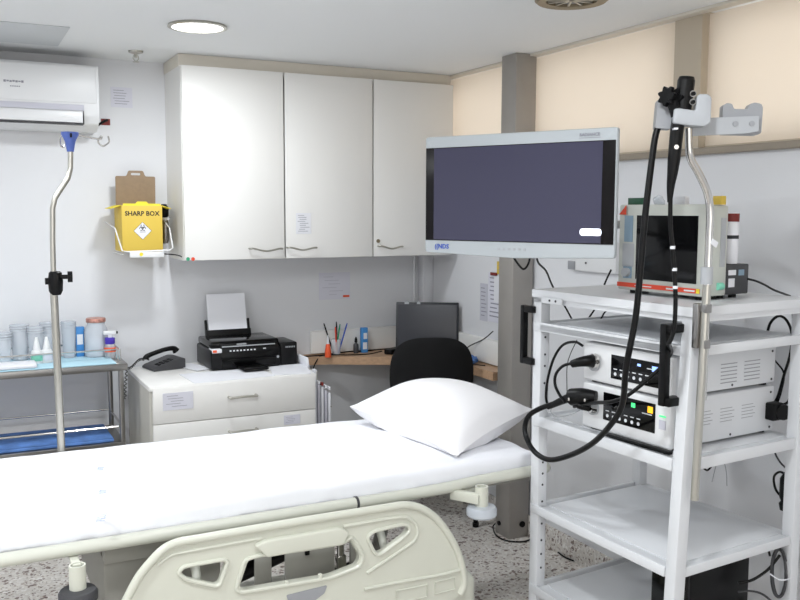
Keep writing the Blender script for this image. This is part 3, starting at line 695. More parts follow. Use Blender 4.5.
tag(put('wrapped_tray', B(-.28, .318, ty0+.015, ty0+.14, tz+.006, tz+.026, bev=.008, seg=3), 'paper'), 'long white wrapped packet along the front of the trolley top', 'packet')
ZT = tz+.005
def on_trolley(px, y=4.60): return at(px, 345, y=y).x
def cup_stack(px, y, r0, h, lb, m_='clear'):
    h += .022
    x_ = on_trolley(px, y); bm = nb(); n = 4
    lathe(bm, [(r0*.75, 0), (r0, h), (r0*.93, h), (r0*.7, .006)], c=(0, 0, 0), n=22)
    rr = thing('plastic_cup', lb, 'cup', (x_, y, ZT), group='clear cups on the trolley'); put('cup_wall', bm, m_, rr)
    bm = nb()
    for k in range(3): lathe(bm, [(r0*(.99+.01*k), h-.004-k*.012), (r0*(1.02+.01*k), h-.002-k*.012), (r0*(.99+.01*k), h-k*.012)], n=22)
    put('rim', bm, 'clear_grey', rr)
cup_stack(3, 4.56, .042, .12, 'clear plastic cup at the far left of the trolley top')
cup_stack(20, 4.60, .045, .15, 'tall clear plastic jug second from the left on the trolley')
cup_stack(36, 4.57, .040, .14, 'clear plastic jug left of the tapered white bottles')
cup_stack(47, 4.63, .034, .15, 'clear tumbler behind the tapered white bottles')
cup_stack(69, 4.58, .036, .155, 'clear blue-tinted jug right of the drip pole', 'clear_grey')
def dropper(px, y, m_, lb, s=1):
    x_ = on_trolley(px, y); rr = thing('dropper_bottle', lb, 'bottle', (x_, y, ZT), group='small tapered bottles on the trolley')
    bm = nb(); lathe(bm, [(.026*s, 0), (.026*s, .05), (.022*s, .06), (.016*s, .062)]); put('body', bm, 'plastic_w', rr)
    bm = nb(); lathe(bm, [(.0265*s, .012), (.0265*s, .042)]); put('label_band', bm, m_, rr)
    bm = nb(); lathe(bm, [(.017*s, .062), (.015*s, .075), (.006*s, .12), (.005*s, .122)]); put('nozzle', bm, 'plastic_w', rr)
dropper(36.5, 4.47, 'mint', 'white tapered bottle with mint green band')
dropper(46.5, 4.475, 'paper_vio', 'white tapered bottle with pale violet band')
x_ = on_trolley(81, 4.60)
r = thing('blue_box', 'tall blue and white box on the trolley right of the drip pole', 'box', (x_, 4.60, ZT)); put('box_body', B(-.024, .016, -.02, .02, 0, .145, bev=.001), 'blue2', r); put('white_label', B(-.02, .008, -.0212, -.0198, .06, .11), 'paper', r)
x_ = on_trolley(88, 4.6)
r = thing('white_box', 'slim white box with red mark on the trolley beside the jar', 'box', (x_, 4.6, ZT)); put('box_body', B(-.022, .016, -.02, .02, 0, .13, bev=.001), 'paper', r); put('red_mark', B(-.016, .006, -.0212, -.0198, .055, .075), 'copper', r)
x_ = on_trolley(96.5, 4.56)
r = thing('cotton_jar', 'clear jar with copper coloured lid on the trolley', 'jar', (x_, 4.56, ZT))
bm = nb(); lathe(bm, [(.05, 0), (.054, .01), (.054, .13), (.042, .16), (.042, .172)]); put('glass', bm, 'clear_grey', r)
bm = nb(); lathe(bm, [(.045, .170), (.047, .172), (.047, .186), (.044, .190)], n=32); put('lid', bm, 'copper', r)
bm = nb(); lathe(bm, [(.044, .006), (.046, .03), (.045, .08), (.03, .10), (.001, .105)]); put('cotton', bm, 'paper', r)
x_ = on_trolley(110, 4.50)
r = thing('spray_bottle', 'small spray bottle with white trigger, violet collar and orange label', 'spray bottle', (x_, 4.50, ZT))
bm = nb(); lathe(bm, [(.024, 0), (.027, .008), (.027, .055), (.02, .07)]); put('body', bm, 'clear', r)
bm = nb(); lathe(bm, [(.0275, .028), (.0275, .05)]); put('label_band', bm, 'orange', r)
bm = nb(); lathe(bm, [(.022, .066), (.024, .07), (.024, .095), (.018, .098)]); put('collar', bm, 'violet', r)
bm = nb(); box(bm, -.03, .03, -.01, .01, .112, .13, bev=.004); box(bm, -.008, .008, -.008, .008, .096, .115); box(bm, .014, .02, -.004, .004, .085, .114, bev=.001); put('trigger_head', bm, 'plastic_w', r)
put('nozzle_tip', B(.03, .038, -.005, .005, .115, .126), 'black', r)

# ================================================================ BED
BX0, BX1, BY0, BY1, BZ = -.22, 1.87, 2.60, 3.37, .78
r = thing('hospital_bed', 'cream hospital bed with moulded side guard', 'bed', (.8, 3.0, 0))
put('side_rail', T([(BX0, 2.575, .700), (.30, 2.575, .700), (.9, 2.575, .703), (1.40, 2.575, .706), (1.60, 2.575, .715), (1.86, 2.578, .722), (1.90, 2.60, .722)], .0195, n=14), 'cream_metal', r, world=True)
put('side_rail', T([(BX0, 3.385, .700), (.9, 3.385, .703), (1.86, 3.38, .715), (1.90, 3.36, .715)], .0195, n=14), 'cream_metal', r, world=True)
put('head_rail', T([(1.90, 2.60, .72), (1.91, 3.0, .718), (1.90, 3.36, .715)], .0195, n=14), 'cream_metal', r, world=True)
bm = nb(); lathe(bm, [(.0215, -.004), (.0215, .004)]); bmesh.ops.transform(bm, matrix=Matrix.Translation((1.135, 2.575, .7045)) @ Matrix.Rotation(pi/2, 4, 'Y'), verts=bm.verts); put('rail_joint', bm, 'dark', r, world=True)
bm = nb(); box(bm, BX0, BX1-.02, BY0+.02, BY1, .672, .695, bev=.004); put('deck', bm, 'bedgrey', r, world=True)
bm = nb()
for y_ in (2.66, 3.28): box(bm, .36, 1.2, y_, y_+.045, .605, .66, bev=.003)
for x_ in (.37, .75, 1.14): box(bm, x_, x_+.05, 2.705, 3.28, .61, .655, bev=.003)
put('deck_frame', bm, 'bedgrey', r, world=True)
bm = nb(); box(bm, .36, .72, 2.70, 3.25, .40, .604, bev=.012); put('drive_cover', bm, 'bedgrey', r, world=True)
bm = nb()
for x_, w_ in ((.80, .055), (.90, .17), (1.125, .06)): box(bm, x_, x_+w_, 2.60, 2.612, .36, .64, bev=.003)
put('guard_mount_plate', bm, 'bedgrey', r, world=True)
bm = nb(); box(bm, .965, .98, 2.592, 2.602, .55, .63, bev=.002); put('latch_slot', bm, 'black', r, world=True)
bm = nb(); cyl(bm, (1.09, 2.60, .36), (1.09, 2.60, .62), .012); box(bm, 1.075, 1.105, 2.585, 2.615, .47, .53, bev=.004); put('latch_rod', bm, 'chrome', r, world=True)
bm = nb()
for y_ in (2.70, 3.22): box(bm, -.05, 1.5, y_, y_+.06, .14, .20, bev=.006)
for x_ in (.02, 1.4): box(bm, x_, x_+.08, 2.72, 3.26, .12, .19, bev=.006)
put('base_frame', bm, 'cream_metal', r, world=True)
for (x_, y_) in ((.05, 2.73), (1.44, 2.73), (.05, 3.25), (1.44, 3.25)):
    bm = nb(); cyl(bm, (x_-.018, y_, .062), (x_+.018, y_, .062), .062, n=32); c2 = put('caster_wheel', bm, 'dark', r, world=True)
    bm = nb(); box(bm, x_-.035, x_+.035, y_-.04, y_+.04, .12, .15, bev=.01); put('caster_fork', bm, 'grey', c2, world=True)
for s_ in (0, 1):
    bm = nb(); x_ = .45+.75*s_
    tube(bm, [(x_, 2.74, .19), (x_+.14, 2.76, .60)], .022, smooth=False); tube(bm, [(x_, 3.24, .19), (x_+.14, 3.22, .60)], .022, smooth=False)
    put('lift_arm', bm, 'bedgrey', r, world=True)
put('actuator', T([(.55, 3.0, .26), (1.22, 3.0, .46)], .03, smooth=False, n=16), 'black', r, world=True)
put('cross_tube', T([(1.00, 2.64, .44), (1.45, 2.70, .50)], .013, smooth=False, n=12), 'dark', r, world=True)
put('corner_cover', B(1.42, 1.56, 2.50, 2.64, .22, .42, bev=.04, seg=4), 'cream', r, world=True)
# bumpers
def bumper(cx, cy_, z, m_, disk_r):
    bm = nb(); lathe(bm, [(.018, .025), (.0225, .025), (.0225, .10), (.0175, .10), (.0175, .03)], c=(cx, cy_, z-.03), n=24)
    s_ = put('accessory_socket', bm, 'cream', r, world=True)
    bm = nb(); lathe(bm, [(disk_r*.86, -.005), (disk_r, .002), (disk_r, .022), (disk_r*.9, .03), (.02, .034)], c=(cx, cy_, z-.03), n=36)
    put('bumper_disc', bm, m_, s_, world=True)
bumper(.265, 2.49, .615, 'dark', .052)
bumper(1.567, 2.50, .652, 'clear_grey', .052)
bm = nb(); box(bm, -.016, .016, -.055, .055, -.017, .017, bev=.005, mtx=Matrix.Translation((1.525, 2.535, .682)) @ Matrix.Rotation(radians(32), 4, 'Z')); box(bm, 1.54, 1.64, 2.565, 2.6, .676, .70, bev=.011)
put('socket_bracket', bm, 'cream', r, world=True)
bm = nb(); box(bm, .253, .277, 2.50, 2.60, .668, .682, bev=.003); put('socket_bracket', bm, 'cream', r, world=True)
# side guard (moulded panel)
GY = 2.45
def g(px, py): p = at(px, py, y=GY); return (p.x, p.z)
outer = [(122, 612), (129, 597), (140, 577), (154, 560), (166, 549), (180, 543), (200, 539.5), (260, 529), (320, 519), (380, 509.5), (402, 506), (416, 507), (428, 512), (440, 522), (452, 539), (460, 556), (464.5, 573), (465, 586), (461, 595)]
q = [g(*p) for p in outer]
q += [(q[-1][0]-.05, q[-1][1]-.03), (1.05, .35), (.5, .35), (.36, .40)]
holes = [[(180, 574), (185, 568), (224, 561), (227, 564), (220, 584), (216, 586), (188, 580)],
         [(249, 561), (262, 557), (300, 552), (342, 545), (350, 539), (361, 557), (358, 566), (330, 577), (245, 591), (240, 588)],
         [(369, 538), (374, 533), (402, 526), (408, 527), (410, 531), (405, 537), (383, 553), (378, 554), (375, 551)]]
hq = [rounded([g(*p) for p in h], .012, 3) for h in holes]
GM = Matrix(((1, 0, 0, 0), (0, 0, -1, GY+.03), (0, 1, 0, 0), (0, 0, 0, 1)))
bm = nb(); prism(bm, q, 0, .022, GM, holes=hq)
gp = put('side_guard', bm, 'cream', r, world=True)
YG = GY+.004
bm = nb(); tube(bm, [(a, YG+.004, b) for a, b in q[:19]], .0125, n=12, sub=5); put('guard_rim', bm, 'cream', gp, world=True)
bm = nb()
for h in hq:
    cx_ = sum(a for a, b in h)/len(h); cz_ = sum(b for a, b in h)/len(h)
    tube(bm, [(a+(a-cx_)*.06, YG+.002, b+(b-cz_)*.10+.0) for a, b in h], .0065, n=8, smooth=False, closed=True)
put('opening_rim', bm, 'cream', gp, world=True)
# inner step line under the top rim
for rad_, P_ in ((.005, ((158, 566), (172, 556), (190, 552), (250, 541), (262, 539))), (.006, ((344, 527), (400, 518), (412, 521), (418, 528), (416, 540), (400, 552), (372, 571), (368, 574))), (.006, ((365, 590), (400, 583), (440, 576), (463, 570)))):
    put('moulded_ridge', T([(g(x_, y_)[0], YG+.003, g(x_, y_)[1]) for x_, y_ in P_], rad_, n=8), 'cream', gp, world=True)
ha = [g(*p) for p in ((254, 546), (264, 540), (340, 527), (349, 532), (343, 544), (300, 551), (266, 557), (262, 552))]
bm = nb(); prism(bm, rounded(ha, .012), -.008, .040, GM)
es = [e for e in bm.edges if len(e.link_faces) == 2 and e.calc_face_angle(0) > .9]
bmesh.ops.bevel(bm, geom=es, offset=.006, segments=3, profile=.5, affect='EDGES'); put('grip_block', bm, 'cream', gp, world=True)
bm = nb(); prism(bm, rounded([g(*p) for p in ((287, 596), (328, 586), (325, 594), (312, 604), (290, 606))], .006), .0225, .025, GM); put('grey_inlay', bm, 'grey', gp, world=True)
bm = nb()
for (a, b) in ((288, 584), (321, 577)):
    p = at(a, b, y=GY); lathe(bm, [(.007, 0), (.007, .012), (.004, .014)], c=(p.x, GY+.008, p.z-.006), n=16)
put('stud', bm, 'cream', gp, world=True)
bm = nb()
for pts_ in (((397, 592), (428, 585.5)), ((436, 583), (456, 578))):
    (a, b), (c, d) = pts_
    P4 = [g(a, b+12), g(c, d+12), g(c, d), g(a, b)]
    tube(bm, [(x_, YG+.003, z_) for x_, z_ in P4], .003, n=6, smooth=False, closed=True)
put('label_recess', bm, 'cream', gp, world=True)
for x_ in (.62, 1.25): put('guard_pivot_arm', T([(x_, 2.49, .42), (x_, 2.58, .5), (x_, 2.66, .6)], .014), 'cream_metal', r, world=True)
p = at(400, 541, y=2.9)
# mattress
def soft_box(x0, x1, y0, y1, z0, z1, rad, nx, ny, nz, f):
    bm = nb(); box(bm, x0, x1, y0, y1, z0, z1)
    bmesh.ops.bevel(bm, geom=list(bm.edges), offset=rad, segments=5, profile=.6, affect='EDGES')
    for ax, n, a, b in ((0, nx, x0, x1), (1, ny, y0, y1)):
        for k in range(1, n):
            c = a+(b-a)*k/n; co = [0, 0, 0]; no = [0, 0, 0]; co[ax] = c; no[ax] = 1
            bmesh.ops.bisect_plane(bm, geom=list(bm.verts)+list(bm.edges)+list(bm.faces), plane_co=co, plane_no=no)
    for v in bm.verts: f(v)
    return bm
def mf(v):
    p = v.co
    edge = max(0, 1-(p.y-BY0)/.12)
    p.z += .006*noise.noise(Vector((p.x*5, p.y*9, 3)))+.010*edge*noise.noise(Vector((p.x*9, p.y*5, 8)))
    if p.z < BZ-.05: p.z += .016*noise.noise(Vector((p.x*11, 2, 4))); p.y += .008*noise.noise(Vector((p.x*14, p.z*9, 1)))
mt = thing('mattress', 'mattress in a fitted white sheet on the hospital bed', 'mattress', (.8, 2.98, .70))
put('sheeted_pad', soft_box(BX0-.02, BX1, BY0-.004, BY1, .697, BZ, .028, 90, 24, 3, mf), 'sheet', mt, world=True)
bm = nb()
for (a, b, s_, t_) in ((101, 469, .03, 'UT'), (103, 492, .03, 'UT'), (102, 518, .035, 'H.U.')):
    p = at(a, b, z=BZ+.002); text(bm, t_, s_, Matrix.Translation((p.x, p.y, BZ+.004)) @ Matrix.Rotation(radians(75), 4, 'Z'), depth=.0008)
put('laundry_stamp', bm, 'inkblue', mt, world=True, sm=False)
# pillow
pc = [Vector((1.425, 3.30, .850)), Vector((1.545, 2.635, .790)), Vector((1.985, 2.80, .885)), Vector((1.85, 3.40, .85))]
bm = nb(); N = 28; top = {}; bot = {}
for i in range(N+1):
    for j in range(N+1):
        u_, v_ = i/N, j/N
        a, b = 2*u_-1, 2*v_-1
        # pull edge middles inward so that the corners stay pointed
        uu = u_-.045*a*(1-b*b)*abs(a); vv = v_-.06*b*(1-a*a)*abs(b)
        base = pc[0]*(1-uu)*(1-vv)+pc[1]*uu*(1-vv)+pc[2]*uu*vv+pc[3]*(1-uu)*vv
        h = max(0, (1-a*a))**.55*max(0, (1-b*b))**.55
        w_ = .005*noise.noise(Vector((u_*4, v_*4, 1)))*h
        hi = .135*h+w_
        lowz = base.z-.11*h**.7
        top[i, j] = bm.verts.new(base+Vector((0, 0, hi)))
        if i in (0, N) or j in (0, N): bot[i, j] = top[i, j]
        else: bot[i, j] = bm.verts.new(Vector((base.x, base.y, max(BZ+.004, lowz))))
for i in range(N):
    for j in range(N):
        bm.faces.new((top[i, j], top[i+1, j], top[i+1, j+1], top[i, j+1]))
        f_ = (bot[i, j], bot[i, j+1], bot[i+1, j+1], bot[i+1, j])
        bm.faces.new(f_)
tag(put('pillow', bm, 'pillow'), 'plump white pillow at the head of the bed', 'pillow')
# drip pole on the bed
r = thing('drip_pole', 'bent steel drip pole with blue hook head at the far side of the bed', 'drip stand', (.33, 3.40, .70))
YP = 3.40
A_ = lambda a, b: at(a, b, y=YP)
put('lower_tube', T([A_(62, 462), A_(53.5, 283)], .0135, n=16, smooth=False), 'satin', r, world=True)
put('upper_tube', T([A_(54, 300), A_(52.6, 240), A_(52.6, 208), A_(55, 198), A_(68, 178), A_(70.5, 168), A_(70.5, 145)], .0095, n=14, smooth=False), 'satin', r, world=True)
p = A_(55.5, 281)
bm = nb(); lathe(bm, [(.017, -.05), (.024, -.035), (.026, 0), (.022, .03), (.016, .035)], c=p); cl = put('clamp', bm, 'black', r, world=True)
bm = nb(); cyl(bm, p+Vector((.015, -.01, .015)), p+Vector((.05, -.015, .015)), .008); cyl(bm, p+Vector((.040, -.015, .015)), p+Vector((.056, -.016, .015)), .02, n=10); put('knob', bm, 'black', cl, world=True); put('clamp_lug', C(p+Vector((-.015, 0, .0)), p+Vector((-.035, 0, .0)), .012), 'black', cl, world=True)
p = A_(70, 139)
bm = nb(); lathe(bm, [(.012, -.045), (.018, -.01), (.022, 0), (.03, .014), (.03, .024)], c=p, n=20)
bm2 = put('hook_head', bm, 'blueplas', r, world=True)
put('dark_slot', B(p.x-.003, p.x+.003, p.y-.033, p.y-.02, p.z+.004, p.z+.018), 'black', bm2, world=True)
bm = nb(); tube(bm, [p+Vector((.02, 0, .015)), p+Vector((.10, 0, .004)), A_(101, 136), A_(98, 142), A_(103, 146), A_(109, 142), A_(108, 136)], .0032, n=8)
put('hook', bm, 'chrome', r, world=True)
bm = nb(); tube(bm, [p+Vector((-.02, 0, .018)), p+Vector((-.032, 0, .005)), p+Vector((-.033, 0, -.02)), p+Vector((-.024, 0, -.03)), p+Vector((-.018, 0, -.02))], .0032, n=8)
put('hook', bm, 'chrome', r, world=True)
bm = nb(); cyl(bm, A_(61.5, 455)-Vector((0, 0, .12)), A_(61.5, 455)-Vector((0, 0, .01)), .019); put('socket', bm, 'cream_metal', r, world=True)

# ================================================================ CART
CB = Vector((1.839, 1.836, 0)); CR = radians(5); W_, D_ = .685, .464
r = cart = thing('equipment_cart', 'white metal equipment cart with open shelves and black grab handles', 'cart', tuple(CB), CR)
MC = MW[cart.name]
def lean(x, y, z):  # front near post splays slightly outward towards its foot
    k = (1.38-z)
    fx_ = max(0, 1-x/.3)*max(0, 1-y/.5)
    return Vector((x-.050*k*fx_, y-.0*k+.0*fx_, z))
def post(x, y, tilt=False):
    bm = nb(); box(bm, x, x+.04, y, y+.04, .09, 1.375, bev=.003)
    for v in bm.verts: v.co = lean(*v.co) if tilt else v.co
    o = put('post', bm, 'cart', cart)
    return o
P1 = post(0, 0, True); P2 = post(0, W_-.04); DP = D_+.036; P3 = post(DP, 0); P4 = post(DP, W_-.04)
bm = nb()
for z_ in (.56, .6, .64, .70, .74, .78, 1.06, 1.12, 1.16, 1.22): cyl(bm, (.02, W_-.0415, z_), (.02, W_-.0395, z_), .004, n=10)
for z_ in (.5, .45, .4): cyl(bm, (.02, W_-.0415, z_), (.02, W_-.0395, z_), .004, n=10)
put('peg_holes', bm, 'dark', P2)
def shelf(z, th=.028):
    x0, y1, x1 = -.004, W_-.004, D_+.035
    bm = nb(); prism(bm, [(x0, .041), (.041, .041), (.041, .012), (x1, .012), (x1, .045), (x1+.04, .045), (x1+.04, W_-.045), (x1, W_-.045), (x1, W_-.041), (x0, W_-.041)], z-th+.004, z-.007)
    box(bm, x0, x0+.012, .0405, y1, z-th, z, bev=.002); box(bm, x0+.05, x1, .045, W_-.045, z-.0075, z-.003, bev=.001)
    box(bm, .0405, x1, .006, .018, z-th, z-.001, bev=.002); box(bm, .041, x1, W_-.018, W_-.006, z-th, z-.001, bev=.002)
    if z < 1: 
        for v in bm.verts: v.co = lean(*v.co)
    return put('shelf', bm, 'cart', cart)
bm = nb(); prism(bm, rounded([(-.010, -.004), (-.010, W_+.002), (D_+.080, W_+.002), (D_+.080, -.004)], .006), 1.358, 1.384)
box(bm, .0, D_+.078, .002, W_-.002, 1.340, 1.3575)
put('top_shelf', bm, 'cart', cart)
bm = nb(); box(bm, -.016, -.0122, W_-.16, W_-.06, 1.342, 1.362, bev=.002)
sp = put('slide_bracket', bm, 'cart', cart); bm = nb()
for y_ in (W_-.13, W_-.1): cyl(bm, (-.018, y_, 1.353), (-.0158, y_, 1.353), .004, n=10)
put('bracket_screws', bm, 'dark', sp)
shelf(1.272, .03); S3 = .946; shelf(S3, .036); shelf(.628, .03); shelf(.338, .03)
for (x_, y_) in ((.02, .02), (.02, W_-.02), (D_+.056, .02), (D_+.056, W_-.02)):
    bm = nb(); c0 = lean(x_, y_, 0) if (x_, y_) == (.02, .02) else Vector((x_, y_, 0)); c0.z = .04
    cyl(bm, c0+Vector((-.012, 0, 0)), c0+Vector((.012, 0, 0)), .04, n=28); cw = put('caster_wheel', bm, 'dark', cart)
    bm = nb(); box(bm, c0.x-.02, c0.x+.02, c0.y-.025, c0.y+.025, .078, .095, bev=.004); put('caster_fork', bm, 'grey', cw)
def grab(y_, z0_, z1_, name='grab_handle', dirv=1):
    bm = nb(); sx = -.07
    box(bm, sx, sx+.022, y_-.012, y_+.012, z0_, z1_, bev=.004)
    box(bm, sx+.01, .004, y_-.012, y_+.012, z0_, z0_+.024, bev=.004); box(bm, sx+.01, .004, y_-.012, y_+.012, z1_-.024, z1_, bev=.004)
    return put(name, bm, 'black', cart)
# handles reach out sideways from the front posts
def grab_w(px0, px1, pyt, pyb, yl, ox):
    pass
bm = nb()
y2 = W_+.045
box(bm, -.018, .006, y2-.012, y2+.006, 1.12, 1.325, bev=.004); box(bm, -.016, .004, W_-.012, y2, 1.12, 1.144, bev=.004); box(bm, -.016, .004, W_-.012, y2, 1.301, 1.325, bev=.004)
put('grab_handle', bm, 'black', cart)
bm = nb()
xh = -.055
box(bm, xh-.005, xh+.02, .045, .068, 1.10, 1.335, bev=.004); box(bm, xh, .004, .03, .066, 1.10, 1.125, bev=.004); box(bm, xh, .004, .03, .066, 1.31, 1.335, bev=.004)
put('grab_handle', bm, 'black', cart)

def L2W(x, y, z): return MC @ Vector((x, y, z))
cth, sth = cos(CR), sin(CR)
def onx(px, py, lx):   # point seen at px,py on the cart-aligned plane local x = lx
    ray = at(px, py, d=1)-Vector((0, 0, CAMZ)); n = Vector((cth, sth, 0)); p0 = CB+n*lx
    t = (p0-Vector((0, 0, CAMZ))).dot(n)/ray.dot(n); return Vector((0, 0, CAMZ))+ray*t
def ony(px, py, ly):
    ray = at(px, py, d=1)-Vector((0, 0, CAMZ)); n = Vector((-sth, cth, 0)); p0 = CB+n*ly
    t = (p0-Vector((0, 0, CAMZ))).dot(n)/ray.dot(n); return Vector((0, 0, CAMZ))+ray*t
def loc(p): q_ = MC.inverted() @ p; return q_

# processors
PX0, PX1, PY0, PY1 = .02, .50, .085, .455
def processor(z0, z1, label, kind):
    r = thing('video_processor', label, 'medical device', tuple(L2W(PX0, PY0, z0)), CR, group='stacked video processors')
    D = PX1-PX0; Wd = PY1-PY0; H_ = z1-z0
    put('housing', B(.018, D, .003, Wd-.003, .008, H_, bev=.006), 'cart', r)
    bm = nb(); box(bm, -.002, .02, 0, Wd, .006, H_-.001, bev=.008, seg=3); fp = put('front_panel', bm, 'plastic_w', r)
    for (x_, y_) in ((.03, .03), (.03, Wd-.03), (D-.03, .03), (D-.03, Wd-.03)): put('foot', C((x_, y_, 0), (x_, y_, .01), .014), 'black', r)
    d0, d1 = (.044, .243) if kind == 0 else (.058, .272)
    zz0, zz1 = (H_*.22, H_*.80) if kind == 0 else (H_*.30, H_*.88)
    ds = put('display', B(-.0045, -.0015, d0, d1, zz0, zz1, bev=.0012), 'black_gloss', fp)
    bm = nb(); rnd = random.Random(kind)
    for k in range(6):
        yy = d1-.02-k*.026
        if yy < d0+.012: break
        cyl(bm, (-.0056, yy, zz0+.016), (-.0043, yy, zz0+.016), .0055, n=12)
        box(bm, -.0056, -.0043, yy-.007, yy+.007, zz0+.03, zz0+.033)
    box(bm, -.0056, -.0043, d0+.012, d0+.05, zz0+.052, zz0+.055)
    put('key_symbols', bm, 'inkwhite', ds)
    if kind == 0:
        put('blue_indicator', B(-.0058, -.0043, d0+.008, d0+.03, zz1-.028, zz1-.012, bev=.0005), 'blueled', ds); put('blue_indicator', B(-.0058, -.0043, d0+.075, d0+.088, zz1-.02, zz1-.013), 'blueled', ds)
    else:
        put('amber_button', B(-.0065, -.0043, d0+.008, d0+.028, zz1-.03, zz1-.010, bev=.001), 'amberled', ds); put('green_button', B(-.0065, -.0043, d0+.078, d0+.094, zz1-.026, zz1-.012, bev=.001), 'greenled', ds)
        put('small_label', B(-.0045, -.0015, .018, .042, H_*.42, H_*.60), 'paper_grey', fp); put('green_lamp', B(-.0045, -.0015, .018, .042, H_*.66, H_*.69), 'greenled', fp)
    bm = nb(); cyl(bm, (-.012, Wd-.055, H_*.5), (.0, Wd-.055, H_*.5), .024, n=28); put('socket_ring', bm, 'lgrey', fp)
    bm = nb()
    if kind == 0:
        for g_ in (.215, .325):
            for k in range(6): box(bm, g_, g_+.075, .0022, .004, H_*.22+k*.0115, H_*.22+k*.0115+.003)
        put('vent_slots', bm, 'grey', r)
    else:
        for g_ in (.12, .22, .32):
            for k in range(5): box(bm, g_, g_+.055+.01*(k % 2), .0022, .004, H_*.42+k*.010, H_*.42+k*.010+.0018)
        put('side_print', bm, 'grey', r)
    bm = nb()
    for (x_, z_) in ((.06, .02), (D-.02, .02), (D-.02, H_-.02), (.27, .02)): cyl(bm, (x_, .0018, z_), (x_, .005, z_), .004, n=10)
    put('screws', bm, 'dark', r)
    return r
Z1 = S3; Z2 = Z1+.155; Z3 = Z2+.130
processor(Z1, Z2-.002, 'lower white processor with amber and green buttons on the cart', 1)
processor(Z2, Z3, 'upper white processor with blue indicators right below the second shelf', 0)
bm = nb(); box(bm, -.002, .012, PY0+.05, PY1-.03, S3-.001, S3+.012)
# box monitor on top shelf
DX, DY0, DY1, TZ = .16, .100, .448, 1.384
dz0, dz1 = TZ+.012, 1.672
r = thing('patient_monitor', 'boxy grey monitor unit with black screen and red stripe on the cart top', 'medical monitor', tuple(L2W(DX, DY0, TZ)), CR)
wd = DY1-DY0; hh = dz1-TZ
put('housing', B(.02, .105, .004, wd-.004, .012, hh-.002, bev=.008), 'devshell', r)
fb = put('front_bezel', B(-.004, .022, 0, wd, .012, hh, bev=.006), 'devshell', r)
put('screen', B(-.0055, -.003, .026, wd-.078, .050, hh-.034, bev=.001), 'black_gloss', fb)
put('red_stripe', B(-.0058, -.003, .012, wd-.0, .022, .036), 'red', fb)
bm = nb(); box(bm, -.0064, -.0055, .10, .14, .026, .031); box(bm, -.0064, -.0055, .03, .07, .026, .031); box(bm, -.0064, -.0055, .2, .27, .027, .030); put('stripe_print', bm, 'inkwhite', fb)
put('yellow_mark', B(-.0066, -.0055, .012, .024, .022, .036), 'yellow_lt', fb)
put('button_panel', B(-.0055, -.003, wd-.062, wd-.025, hh-.12, hh-.035, bev=.001), 'bluegrey', fb)
put('label_strip', B(-.0055, -.003, wd-.068, wd-.02, hh-.20, hh-.125), 'lgrey', fb)
kp = put('knob_panel', B(-.0055, -.003, wd-.062, wd-.025, .05, .09), 'bluegrey', fb)
put('knob', C((-.0055, wd-.044, .07), (-.020, wd-.044, .07), .014), 'lgrey', kp)
bm = nb(); prism(bm, [(0, 0), (.03, 0), (.03, .03)], -.001, .001, Matrix.Translation((-.0062, wd-.002, hh-.032)) @ Matrix(((0, 0, 1, 0), (-1, 0, 0, 0), (0, 1, 0, 0), (0, 0, 0, 1)))); put('red_corner_mark', bm, 'red', fb)
put('side_slot', B(.07, .092, .002, .006, .10, hh-.04, bev=.001), 'lgrey', r); put('green_badge', C((.06, .0025, .042), (.085, .0045, .042), .011), 'mint', r)
for y_ in (.04, wd-.04):
    for x_ in (.03, .085): put('foot', C((x_, y_, 0), (x_, y_, .014), .012), 'black', r)
# dark power unit behind
u = L2W(.272, .12, TZ)
r = thing('power_unit', 'small charcoal power unit behind the boxy monitor on the cart top', 'power unit', tuple(u), CR)
put('case', B(0, .118, 0, .20, .012, .105, bev=.004), 'dark', r)
bm = nb(); box(bm, .02, .055, -.0012, .0005, .072, .088); box(bm, .022, .05, -.0012, .0005, .035, .062); put('stickers', bm, 'paper', r)
put('pale_sticker', B(.068, .094, -.0012, .0005, .07, .088), 'bluegrey', r)
for x_ in (.02, .08):
    for y_ in (.03, .17): put('foot', C((x_, y_, 0), (x_, y_, .013), .012), 'black', r)
u = L2W(.335, .152, TZ+.106)
r = thing('paper_roll_tube', 'white cylinder with printed label standing on the charcoal power unit', 'canister', tuple(u), CR)
bm = nb(); lathe(bm, [(.023, 0), (.025, .004), (.025, .155), (.023, .158)]); put('body', bm, 'paper', r)
bm = nb(); lathe(bm, [(.0254, .13), (.0254, .155)]); put('brown_band', bm, 'skin_tag', r)
bm = nb(); lathe(bm, [(.0254, .077), (.0254, .088)]); put('dark_print', bm, 'inkdark', r)
# small things on top of device
def ontop(px0, px1, pyt, m_, name, lb, cat):
    p0 = ony(px0, 203, DY0+.1); 
    a = onx(px0, pyt, DX+.06); b = onx(px1, pyt, DX+.06)
    la, lb_ = loc(a), loc(b)
    r = thing(name, lb, cat, tuple(L2W(DX+.06, (la.y+lb_.y)/2, dz1)), CR, group='small boxes on the boxy monitor')
    hw = abs(la.y-lb_.y)/2; h_ = max(.012, la.z-dz1)
    put('carton', B(0, .02, -hw, hw, -.001, h_, bev=.001), m_, r); put('flap', B(.003, .017, -hw*.9, hw*.9, h_, h_+.0015), 'paper', r)
ontop(628, 642, 198, 'dkgreen', 'small_carton', 'dark green carton on top of the boxy monitor', 'carton')
ontop(667, 685, 197, 'paper', 'small_carton', 'flat white carton on top of the boxy monitor', 'carton')
ontop(713, 722, 196, 'yellow', 'small_carton', 'yellow carton on top of the boxy monitor beside the steel pole', 'carton')
p = onx(655, 200, DX+.06); lp = loc(p)
bm = nb(); bmesh.ops.create_icosphere(bm, subdivisions=3, radius=.018)
for v in bm.verts: v.co += v.normal*noise.noise(v.co*70)*.007; v.co.z = max(v.co.z, -.012)
